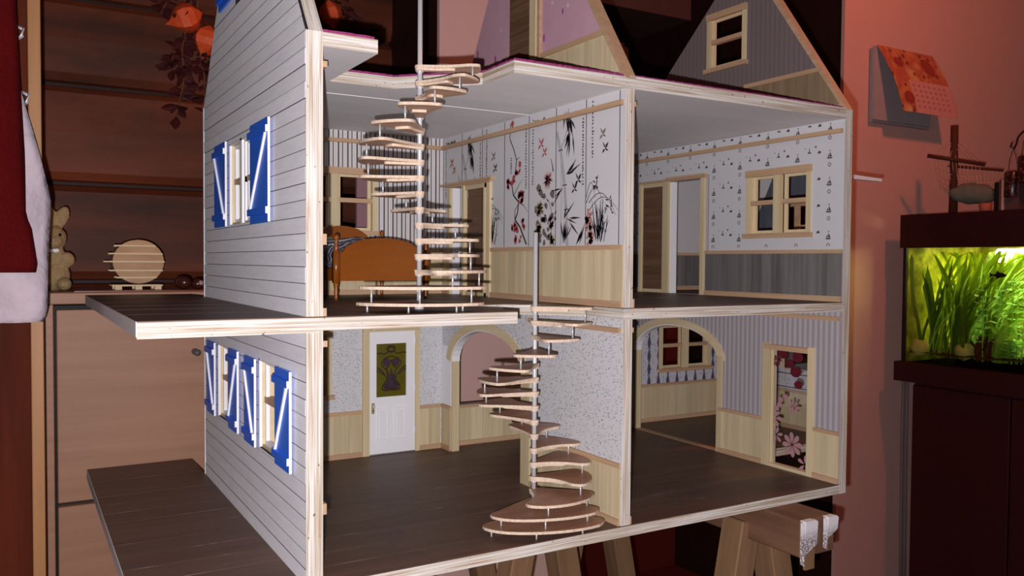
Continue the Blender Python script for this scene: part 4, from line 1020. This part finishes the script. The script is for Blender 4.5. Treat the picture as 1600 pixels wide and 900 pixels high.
g = N.noise(300, 4); N.color(N.mix(g, srgb(62, 7, 9), srgb(94, 15, 17))); N.bump(N.math('ADD', v_.outputs['Fac'], N.math('MULTIPLY', g, 1.2)), .35, .002); M['knit'] = N.m
cloth('jacket', [(.640, -.50, -.283), (.60, -.50, -.268), (.585, -.50, -.2655), (.525, -.50, -.2505), (.455, -.50, -.2335), (.440, -.50, -.231), (.35, -.50, -.236), (.300, -.50, -.2375), (.292, -.50, -.2375), (.277, -.50, -.242)], .375, 'cotton', .0075, 3, 'white crumpled jacket hanging behind the dark red sweater', 'jacket')
cloth('sweater', [(.80, -.50, -.272), (.70, -.50, -.270), (.60, -.50, -.2665), (.50, -.50, -.262), (.415, -.50, -.2615), (.408, -.50, -.256), (.385, -.50, -.253), (.352, -.50, -.2485), (.3435, -.50, -.2505)], .345, 'knit', .003, 5, 'dark red knitted sweater hanging at the left edge', 'sweater', .008)

# ------------------------------------------------------------------ dried garland with lantern pods
M['lantern'] = None
N = NT('orange_paper_pod', .55, .3); g = N.noise(60, 5); N.color(N.mix(g, srgb(206, 62, 30), srgb(232, 100, 48))); N.bump(g, .5, .003); M['lantern'] = N.m
M['dryleaf'] = plain('dried_red_leaf', srgb(70, 22, 22), .7, .4, 90); M['drystem'] = plain('dried_stem', srgb(96, 66, 46), .8, .3)
def lantern(bm, c, r, tilt):
    m = Matrix.Translation(c) @ tilt.to_4x4(); n = 10; prof = [(.05, 1.05), (.35, .88), (.8, .55), (1, .1), (.9, -.35), (.55, -.75), (.18, -1.1), (.02, -1.3)]
    rings = [[bm.verts.new(m @ Vector((r*a*(1 if k % 2 == 0 else .84)*math.cos(2*PI*k/n), r*a*(1 if k % 2 == 0 else .84)*math.sin(2*PI*k/n), r*b))) for k in range(n)] for a, b in prof]
    for a, b in zip(rings, rings[1:]):
        for k in range(n): bm.faces.new((a[k], a[(k+1) % n], b[(k+1) % n], b[k]))
def garland(x, y, z, pods, stems, label, seed):
    random.seed(seed); t = empty('dried_garland', (x, y, z), category='garland', label=label, group='dried garlands on the plank wall')
    for (dx, dy, dz, r, rx, ry) in pods:
        bm = bmesh.new(); lantern(bm, (dx, dy, dz), r, Matrix.Rotation(rx, 3, 'X') @ Matrix.Rotation(ry, 3, 'Y')); obj('lantern_pod', bm, 'lantern', t)
    for st in stems:
        bm = bmesh.new(); tube(bm, st, [.0028]+[.0018]*(len(st)-2)+[.0007], 6); obj('stem', bm, 'drystem', t)
        P_ = [Vector(p) for p in st]
        for i in range(len(P_)-1):
            for k in range(13):
                p = P_[i].lerp(P_[i+1], random.random()); a = random.uniform(0, 2*PI); d = Vector((math.cos(a)*.8, -abs(math.sin(a))*.5-.1, random.uniform(-.9, .15))).normalized()
                s = d.cross(Vector((random.uniform(-1, 1), -1, random.uniform(-1, 1)))).normalized(); L = random.uniform(.020, .042); wd = L*.24; nrm = d.cross(s)*L*.12
                bm = bmesh.new(); q = [p, p+d*L*.35+s*wd+nrm, p+d*L*.7+s*wd*.7+nrm*.5, p+d*L, p+d*L*.7-s*wd*.7+nrm*.5, p+d*L*.35-s*wd+nrm, p+d*L*.4]
                vv = [bm.verts.new(v) for v in q]
                for a_, b_ in ((0, 1), (1, 2), (2, 3), (3, 4), (4, 5), (5, 0)): bm.faces.new((vv[a_], vv[b_], vv[6]))
                obj('leaf', bm, 'dryleaf', t)
    return t
garland(.045, .97, .90, [(-.006, 0, -.033, .033, .5, 1.1), (.036, .005, -.073, .031, .1, .2)],
        [[(.02, .02, .08), (0, .0, -.02), (-.015, -.005, -.1), (-.012, -.005, -.17), (-.028, 0, -.245)], [(.02, .02, .06), (.02, .01, -.08), (.03, .0, -.15), (.03, 0, -.22)], [(.01, .02, -.05), (-.03, .01, -.11), (-.035, .0, -.15)], [(.03, .02, -.08), (.05, .01, -.14), (.05, .0, -.2)], [(0, .02, .05), (-.04, .01, .0), (-.055, .01, -.03)]],
        'dried red leaves and orange lantern pods hanging left of the siding gable', 11)
garland(.356, .98, .955, [(-.002, 0, -.028, .028, .3, -.3)], [[(.03, .02, .08), (.02, .01, .0), (.07, .01, -.05), (.12, .01, -.06)]], 'single orange lantern pod with dried leaves seen through the attic opening', 12)
# added board, its mauve standing in for pink wall lit only by flash
PN('mauve_stand_in', 'y', .66, .668, rect(.300, .395, .40, .60), plain('mauve_flashlit_wall', srgb(150, 112, 122), .8, .1, 30), None, category='board', label='added mauve board standing in for flash-lit pink wall behind the striped bedroom window')

# ------------------------------------------------------------------ calendar
ca = empty('wall_calendar', (2.0, YB, .79), category='calendar', label='hanging wall calendar with an orange page lifted off the pink wall')
def kp(o): return keep(o, ca)
M['page'] = plain('white_page', srgb(158, 150, 156), .8, .1); 
N = NT('orange_print', .7, .2); g = N.noise(14, 4); c = N.ramp(g, [(.35, srgb(196, 122, 78)), (.5, srgb(176, 86, 66)), (.65, srgb(206, 152, 104))]); c = dots(N, c, 30, .22, srgb(120, 60, 60)); N.color(c); M['orangeprint'] = N.m
kp(BX('page_stack', (1.985, 2.268, YB-.016, YB-.004, .797, 1.022), 'page', None)); kp(BX('page_stack', (1.98, 2.262, YB-.024, YB-.016, .803, 1.025), 'page', None))
Y0, Zt = YB-.026, 1.027
def page_pt(u, v):    # u 0..1 across, v 0..1 down the lifted page
    ang = math.radians(17); L = .212
    return Vector((1.985+.275*u+.045*v, Y0-L*v*math.sin(ang)-.012*math.sin(PI*v), Zt-L*v*math.cos(ang)))
bm = bmesh.new(); G = [[bm.verts.new(page_pt(i/8, j/8)) for i in range(9)] for j in range(9)]
for j in range(8):
    for i in range(8): bm.faces.new((G[j][i], G[j][i+1], G[j+1][i+1], G[j+1][i])).material_index = 1 if (j >= 4 and i >= 2 and j < 7.5 and i < 8) else 0
M['pinkpage'] = plain('pale_pink_page', srgb(200, 140, 132), .8, .06, 40)
pg = obj('lifted_page', bm, ['orangeprint', 'pinkpage'], None); kp(pg); sm = pg.modifiers.new('solid', 'SOLIDIFY'); sm.thickness = .001
bm = bmesh.new()
for r in range(5):
    for c_ in range(7):
        u, v = .30+.093*c_, .56+.08*r; a = page_pt(u, v)+Vector((0, -.0016, 0))
        d1 = page_pt(u+.03, v)-page_pt(u, v); d2 = page_pt(u, v+.03)-page_pt(u, v); vv = [bm.verts.new(a), bm.verts.new(a+d1), bm.verts.new(a+d1+d2), bm.verts.new(a+d2)]; bm.faces.new(vv)
nd = obj('date_print', bm, plain('grey_print', srgb(176, 98, 92), .8), None, kind='stuff'); nd.parent = pg
bm = bmesh.new()
def pageblob(u, v, ru, rv, n=10):
    c0 = bm.verts.new(page_pt(u, v)+Vector((0, -.0018, 0))); ring = [bm.verts.new(page_pt(u+ru*math.cos(2*PI*i/n), v+rv*math.sin(2*PI*i/n))+Vector((0, -.0018, 0))) for i in range(n)]
    for i in range(n): bm.faces.new((c0, ring[i], ring[(i+1) % n]))
pageblob(.75, .24, .11, .15); pageblob(.22, .23, .08, .08); pageblob(.17, .78, .09, .1)
pp = obj('picture_print', bm, plain('brown_red_print', srgb(150, 58, 46), .7, .3, 60), None, kind='stuff'); pp.parent = pg

# ------------------------------------------------------------------ aquarium
AX, AY1, AY0, AX2 = 2.06, .70, -.35, 2.46
ZB, ZG0, ZG1, ZT = .028, .066, .420, .512
M['stand'] = plain('dark_red_brown_cabinet', srgb(54, 13, 13), .5, .2, 20)
M['tankwood'] = plain('dark_tank_trim', srgb(50, 15, 14), .45, .15, 20)
aq = empty('aquarium', ((AX+AX2)/2, .2, ZB), category='aquarium', label='lit aquarium with dark wood-trimmed lid and base at the right')
def ap(o): return keep(o, aq)
lid = bmesh.new()
panel(lid, 'z', ZT-.012, ZT, rect(AX-.004, AX2+.012, AY0, AY1+.012)); box(lid, AX-.004, AX+.004, AY0, AY1+.012, ZG1-.008, ZT-.012); box(lid, AX2, AX2+.012, AY0, AY1+.012, ZG1-.008, ZT-.012); box(lid, AX+.055, AX2, AY1, AY1+.012, ZG1-.008, ZT-.012); box(lid, AX+.0045, AX+.055, AY1, AY1+.012, ZG1-.008, .462); box(lid, AX+.0045, AX+.055, AY1, AY1+.012, .492, ZT-.0125)
ap(obj('lid', lid, 'tankwood', None)); ap(BX('base_frame', (AX-.016, AX2+.016, AY0, AY1+.016, ZB-.02, ZG0), 'tankwood', None))
bm = bmesh.new()
for (a, b, c, d) in ((AX, AX+.006, AY0, AY1), (AX, AX2, AY1-.006, AY1)): box(bm, a, b, c, d, ZG0, ZG1)
ap(obj('glass', bm, 'acetate', None))
for yy in (AY1-.004,): ap(BX('corner_seal', (AX-.001, AX+.008, yy-.004, yy+.006, ZG0, ZG1), 'black', None))
N = NT('algae_green_back', .8, .1); g = N.noise(16, 5); N.color(N.ramp(g, [(.3, srgb(64, 68, 10)), (.5, srgb(120, 122, 28)), (.72, srgb(196, 190, 84))])); M['tankback'] = N.m
ap(BX('back_pane', (AX2-.01, AX2, AY0, AY1, ZG0, ZG1), 'tankback', None)); ap(BX('end_pane', (AX+.006, AX2-.01, AY1-.008, AY1-.006, ZG0, ZG1), 'tankback', None))
wt = bpy.data.materials.new('green_tinted_water'); wt.use_nodes = True; nt = wt.node_tree; nt.nodes.clear(); oo = nt.nodes.new('ShaderNodeOutputMaterial'); tt = nt.nodes.new('ShaderNodeBsdfTransparent'); tt.inputs[0].default_value = (.97, 1, .80, 1); nt.links.new(tt.outputs[0], oo.inputs[0]); M['water'] = wt
ap(BX('water', (AX+.007, AX2-.011, AY0+.002, AY1-.009, ZG0, ZG1-.02), 'water', None))
em = NT('aquarium_tube', .5); em.b.inputs['Emission Color'].default_value = (1, .95, .62, 1); em.b.inputs['Emission Strength'].default_value = 6; M['tube'] = em.m
bm = bmesh.new(); tube(bm, [(AX+.33, AY0+.02, .392), (AX+.33, .600, .392)], .022, 14); ap(obj('lamp_tube', bm, 'tube', None, True))
al = bpy.data.lights.new('aquarium_lamp', 'AREA'); al.shape = 'RECTANGLE'; al.size = .12; al.size_y = .70; al.energy = 13; al.color = (1, .92, .46)
ao = bpy.data.objects.new('aquarium_lamp', al); COL.objects.link(ao); ao.location = (AX+.24, .26, ZG1+.006)
N = NT('dark_gravel', .9, .1); g = N.noise(160, 4); N.color(N.mix(g, srgb(34, 26, 16), srgb(78, 62, 40))); N.bump(g, 1, .006); M['gravel'] = N.m
bm = bmesh.new(); nx, ny = 10, 26; G = [[bm.verts.new((AX+.007+(AX2-.018-AX)*i/nx, AY0+.003+(AY1-.013-AY0)*j/ny, ZG0+.026+.03*i/nx+random.uniform(0, .008))) for j in range(ny+1)] for i in range(nx+1)]
for i in range(nx):
    for j in range(ny): bm.faces.new((G[i][j], G[i][j+1], G[i+1][j+1], G[i+1][j]))
ap(obj('gravel', bm, 'gravel', None, kind='stuff'))
def leafmat(name, c1, c2, tr):
    N = NT(name, .5, .3); N.color(N.mix(N.noise(30), c1, c2)); 
    t = N.n('ShaderNodeBsdfTranslucent'); t.inputs[0].default_value = c2; mxx = N.n('ShaderNodeMixShader'); mxx.inputs[0].default_value = tr
    out = N.t.nodes['Material Output']; N.l(N.b.outputs[0], mxx.inputs[1]); N.l(t.outputs[0], mxx.inputs[2]); N.l(mxx.outputs[0], out.inputs[0]); return N.m
M['blade'] = leafmat('eelgrass_green', srgb(44, 70, 8), srgb(92, 116, 18), .35); M['sword'] = leafmat('sword_plant_green', srgb(96, 130, 40), srgb(150, 180, 70), .4); M['stemgreen'] = leafmat('stem_plant_green', srgb(120, 176, 84), srgb(170, 214, 120), .4)
def ribbon(bm, pts, wd, side):
    L = []
    n = len(pts)
    for i, p in enumerate(pts):
        w_ = wd*(1 if i < n-1 else .15)*(.6 if i == 0 else 1); L.append((bm.verts.new(p-side*w_*.5), bm.verts.new(p+side*w_*.5)))
    for a, b in zip(L, L[1:]): bm.faces.new((a[0], a[1], b[1], b[0]))
def clump(name, x, y, n, h, wd, lean, mat, label, spread=.03, seed=1, group='eelgrass clumps in the aquarium'):
    random.seed(seed); t = empty(name, (x, y, ZG0+.02), category='water plant', label=label, group=group)
    if name == 'eelgrass': h *= 1.22
    for i in range(n):
        a = random.uniform(0, 2*PI); r = random.uniform(0, spread); b = Vector((math.cos(a)*r, math.sin(a)*r, 0)); hh = h*random.uniform(.6, 1.0); ln = Vector((random.uniform(-.2, .2), random.uniform(-.5, .5)+lean, 0))
        pts = []
        for k in range(8):
            s = k/7; p = b+ln*hh*s*s*.8+Vector((math.sin(s*4+i)*.006, math.cos(s*3+i)*.006, hh*(s-.12*s*s)))
            p.x = min(max(x+p.x, AX+.014), AX2-.016)-x; p.y = min(y+p.y, AY1-.016)-y; p.z = min(p.z, ZG1-.022-ZG0-.02+.004*math.sin(7*s+i)); pts.append(p)
        sd = Vector((random.uniform(-.3, .3), 1, 0)).normalized()
        bm = bmesh.new(); ribbon(bm, pts, wd, sd); obj('leaf_blade', bm, mat, t, True)
    return t
for i, (x, y, h, ln, lb) in enumerate(((2.13, .65, .33, -.1, 'tall eelgrass clump in the aquarium corner by the pink wall'), (2.20, .60, .38, -.25, 'tall eelgrass clump second from the pink wall'), (2.11, .55, .30, -.2, 'eelgrass clump at the front glass beside the pale rock'),
        (2.26, .52, .38, -.35, 'eelgrass clump leaning in the middle depth of the tank'), (2.16, .49, .30, -.3, 'eelgrass clump left of the sword plant'), (2.33, .62, .40, -.2, 'eelgrass clump at the back left of the tank'), (2.36, .50, .38, -.3, 'eelgrass clump at the back behind the driftwood'))):
    clump('eelgrass', x, y, 15, h, .011, ln, 'blade', lb, .035, 20+i)
clump('sword_plant', 2.12, .44, 16, .15, .016, .0, 'sword', 'low sword plant with arching leaves near the tank front', .02, 41, 'sword plants in the aquarium')
clump('sword_plant', 2.14, .33, 16, .13, .014, .0, 'sword', 'low sword plant at the right edge of the picture', .02, 42, 'sword plants in the aquarium')
def stem_plant(x, y, h, label, seed, r=.019):
    random.seed(seed); t = empty('stem_plant', (x, y, ZG0+.02), category='water plant', label=label, group='light green stem plants in the aquarium')
    for s_ in range(3):
        ox, oy = random.uniform(-.02, .02), random.uniform(-.03, .03); bm = bmesh.new(); tube(bm, [(ox, oy, 0), (ox*1.3, oy*1.2, h*.5), (ox*1.6, oy*1.6, h)], .0016, 6); obj('stem', bm, 'stemgreen', t)
        k = 0; z_ = h*.25
        while z_ < h:
            for a in (0, PI):
                a2 = a+k*1.57+random.uniform(-.4, .4); d = Vector((math.cos(a2), math.sin(a2), .35)).normalized(); s2 = d.cross(Vector((0, 0, 1))).normalized(); o0 = Vector((ox*1.4, oy*1.4, z_)); L = r*random.uniform(1.1, 1.7)
                bm = bmesh.new(); vv = [bm.verts.new(o0+d*L*q+s2*L*w_) for q, w_ in ((0, 0), (.3, .32), (.65, .36), (1, 0), (.65, -.36), (.3, -.32))]; bm.faces.new(vv); obj('leaf', bm, 'stemgreen', t)
            k += 1; z_ += h*.085
for i, a in enumerate(((2.105, .468, .215, 'light green stem plant under the fish'), (2.13, .405, .24, 'light green stem plant at the right behind the fish'), (2.11, .36, .18, 'light green stem plant nearest the right edge'), (2.36, .40, .25, 'light green stem plant at the back under the lamp glow'), (2.13, .385, .06, 'tiny stem plant low in front of the sword plants'))): stem_plant(*a, 60+i)
M['rock'] = plain('pale_rock', srgb(170, 160, 96), .9, .25, 40, .5)
def rock(x, y, r, label, seed):
    random.seed(seed); bm = bmesh.new(); bmesh.ops.create_icosphere(bm, subdivisions=2, radius=r)
    for v in bm.verts: v.co *= random.uniform(.82, 1.1); v.co.z *= .9
    o = obj('rock', bm, 'rock', None, True, category='rock', label=label); o.location = (x, y, ZG0+.022+r*.7)
rock(2.095, .665, .030, 'pale rock in the aquarium corner', 1); rock(2.11, .535, .030, 'pale rock in front of the eelgrass', 2)
fs = empty('black_fish', (2.080, .420, .334), category='fish', label='small black fish swimming in the upper part of the tank')
bm = bmesh.new(); n = 10; prof = [(-.020, .0015), (-.014, .0035), (-.006, .0062), (.003, .0072), (.010, .006), (.016, .0035), (.019, .0008)]
rings = [[bm.verts.new((r*.45*math.cos(2*PI*k/n), -yy, r*math.sin(2*PI*k/n))) for k in range(n)] for yy, r in prof]
for a, b in zip(rings, rings[1:]):
    for k in range(n): bm.faces.new((a[k], a[(k+1) % n], b[(k+1) % n], b[k]))
bm.faces.new(rings[0]); bm.faces.new(rings[-1]); obj('body', bm, 'black', fs, True)
bm = bmesh.new(); panel(bm, 'x', -.0005, .0005, [(.018, .001), (.029, .008), (.027, 0), (.029, -.008), (.018, -.001)]); obj('tail', bm, 'black', fs)
bm = bmesh.new(); panel(bm, 'x', -.0005, .0005, [(-.002, .006), (.008, .013), (.012, .005)]); panel(bm, 'x', -.0005, .0005, [(-.001, -.006), (.008, -.012), (.010, -.004)]); obj('fin', bm, 'black', fs)
def feather(x, y, n, h, label, seed):
    random.seed(seed); t = empty('feathery_plant', (x, y, ZG0+.02), category='water plant', label=label, group='feathery plants in the aquarium')
    for i in range(n):
        bm = bmesh.new(); a = random.uniform(0, 2*PI); b = Vector((random.uniform(-.02, .02), random.uniform(-.03, .03), 0)); ln = Vector((random.uniform(-.12, .12), random.uniform(-.25, .25), 1)); H_ = h*random.uniform(.6, 1)
        for k in range(26):
            s_ = k/26; p = b+ln*H_*s_
            for m_ in range(5):
                d = Vector((random.uniform(-1, 1), random.uniform(-1, 1), random.uniform(.0, .9))).normalized(); L = .018*(1-.4*s_); sd = d.cross(Vector((.3, .2, 1))).normalized()*.0011
                bm.faces.new([bm.verts.new(p-sd), bm.verts.new(p+sd), bm.verts.new(p+d*L)])
        obj('frond', bm, 'sword' if i % 2 else 'stemgreen', t, kind='stuff')
feather(2.24, .47, 9, .30, 'feathery light green plant behind the black fish', 71); feather(2.30, .41, 9, .28, 'feathery light green plant under the lamp at the back', 72); feather(2.17, .385, 7, .16, 'low feathery plant at the right front of the tank', 73)
clump('thin_grass', 2.12, .60, 26, .30, .0045, -.4, 'sword', 'thin pale grass leaning across the tank front', .05, 81, 'thin grass in the aquarium')
clump('thin_grass', 2.17, .53, 26, .34, .0045, -.5, 'stemgreen', 'thin bright grass rising between the eelgrass', .05, 82, 'thin grass in the aquarium')
clump('red_plant', 2.11, .48, 10, .09, .012, 0, 'dryleaf', 'small reddish plant low in the tank middle', .02, 83, 'red plants in the aquarium')
# stand below the tank
random.seed(99)
st = empty('aquarium_stand', (2.3, .2, -.78), category='cabinet', label='dark red-brown cabinet carrying the aquarium')
def sp_(name, b): return keep(BX(name, b, 'stand', None, .002), st)
sp_('body', (AX+.02, AX2, AY0, AY1-.03, -.775, ZB-.02))
for a, b in ((AY0, .05), (.055, .37), (.375, AY1-.035)): sp_('door', (AX+.004, AX+.02, a, b, -.74, ZB-.03))
M['cable'] = plain('grey_cable', srgb(120, 104, 104), .5)
for i, (x, lb) in enumerate(((2.165, 'grey hose hanging behind the tank, nearer the wall edge'), (2.185, 'grey hose hanging behind the tank, next to the cabinet'))):
    bm = bmesh.new(); tube(bm, [(x, .765, .10), (x, .766, -.2), (x+.004, .766, -.5), (x, .76, -.77)], .005, 8); obj('hose', bm, 'cable', None, True, category='hose', label=lb)

# ------------------------------------------------------------------ ornaments on the lid
M['driftwood'] = plain('dark_driftwood', srgb(74, 34, 22), .8, .3, 40, .4); M['netting'] = plain('grey_netting', srgb(196, 150, 132), .9)
hm = empty('toy_hammock', (2.20, .625, ZT), category='ornament', label='little net hammock hung from a dark stick on the aquarium lid')
def hp(name, bm, m, smooth=True): return obj(name, bm, m, hm, smooth)
bm = bmesh.new(); tube(bm, [(-.035, -.012, .0), (-.042, -.016, .13), (-.050, -.02, .266)], [.0125, .011, .0105], 9); hp('stick', bm, 'driftwood')
bm = bmesh.new(); box(bm, -.085, .05, -.06, .04, 0, .004); hp('foot', bm, 'driftwood', False)
A, Bq = Vector((-.10, .032, .178)), Vector((0, -.086, .147))
bm = bmesh.new(); tube(bm, [A, Bq], .0058, 8); hp('spreader_bar', bm, 'driftwood')
C_, D_ = A+Vector((.095, -.005, -.025)), Bq+Vector((.075, -.012, -.014))
bm = bmesh.new(); tube(bm, [C_, D_], .004, 8); hp('spreader_bar', bm, 'driftwood')
bm = bmesh.new(); apex = Vector((-.05, -.02, .222))
for i in range(9): tube(bm, [A.lerp(Bq, .08+i*.105), apex], .0007, 4)
def bag(u, v):
    p = A.lerp(Bq, .1+.8*u).lerp(C_.lerp(D_, .1+.8*u), v); return p+Vector((0, 0, -.115*math.sin(PI*v)**.7*(.75+.25*math.sin(PI*u))))
for i in range(13): tube(bm, [bag(i/12, k/12) for k in range(13)], .0007, 4)
for k in range(1, 12): tube(bm, [bag(i/12, k/12) for i in range(13)], .0007, 4)
obj('net', bm, 'netting', hm, kind='stuff')
M['tealbag'] = plain('grey_green_cloth', srgb(96, 96, 86), .9, .3, 40, .5)
bm = bmesh.new(); ball(bm, (0, 0, 0), .05, (1.3, .5, .62), 24, 16)
for v in bm.verts: v.co *= 1+.07*math.sin(v.co.x*130+v.co.z*90)*math.cos(v.co.y*110+v.co.x*60)
o = obj('stuffed_bundle', bm, 'tealbag', None, True, category='bundle', label='grey-green bundle lying in the little hammock'); o.location = (2.192, .566, ZT+.062); o.rotation_euler = (0, .06, math.radians(-46))
bm = bmesh.new(); lathe(bm, (0, 0, 0), [(.014, 0), (.017, .03), (.015, .032)], 12); o = obj('clay_cup', bm, plain('terracotta', srgb(170, 92, 70), .8), None, True, category='cup', label='small terracotta cup under the hammock'); o.location = (2.200, .535, ZT)
bx_ = empty('dark_box', (2.225, .487, ZT), category='box', label='narrow dark box with pale edge standing on the lid')
BX('box_body', (-.02, .03, -.045, .012, 0, .098), plain('dark_grey_card', srgb(86, 58, 58), .7), bx_); BX('pale_spine', (-.021, -.02, -.004, .004, 0, .098), 'netting', bx_); BX('box_side', (-.02, .01, .012, .026, 0, .092), 'black', bx_)
wire = plain('black_wire', srgb(34, 20, 18), .5)
ln_ = empty('wire_stand', (2.215, .418, ZT), category='candle holder', label='curled black wire stand with two hanging mosaic lanterns at right edge')
M['mosaic'] = None; N = NT('dark_mosaic_glass', .3, .5); v_ = N.n('ShaderNodeTexVoronoi'); v_.inputs['Scale'].default_value = 130; N.l(N.pos(), v_.inputs['Vector']); N.color(N.ramp(v_.outputs['Distance'], [(.1, srgb(120, 60, 50)), (.5, srgb(40, 14, 12))])); M['mosaic'] = N.m
bm = bmesh.new(); pts = [Vector((0, .052, .205)), Vector((0, .056, .192)), Vector((0, .046, .186)), Vector((0, .040, .200))]+[Vector((0, .040-.036*(1-math.cos(t)), .200+.036*math.sin(t))) for t in [PI*i/12 for i in range(1, 13)]]+[Vector((0, -.034, .12)), Vector((0, -.036, 0))]
tube(bm, pts, .0028, 7); obj('wire_hook', bm, wire, ln_, True)
bm = bmesh.new(); box(bm, -.035, .035, -.06, .0, 0, .004); obj('stand_foot', bm, wire, ln_)
for i, (xx, yy, z0, hk) in enumerate(((0, .048, .045, .187), (-.012, .004, .085, .232))):
    bm = bmesh.new(); lathe(bm, (xx, yy, z0), [(.020, 0), (.022, .004), (.022, .072), (.018, .076)], 14); lp_ = obj('lantern', bm, 'mosaic', ln_, True)
    bm = bmesh.new(); tube(bm, [(xx, yy+.014, z0+.075), (xx, yy+.010, hk-.03), (0, yy, hk)], .0010, 5); tube(bm, [(xx, yy-.014, z0+.075), (xx, yy-.010, hk-.03), (0, yy, hk)], .0010, 5); obj('hanger', bm, wire, lp_)
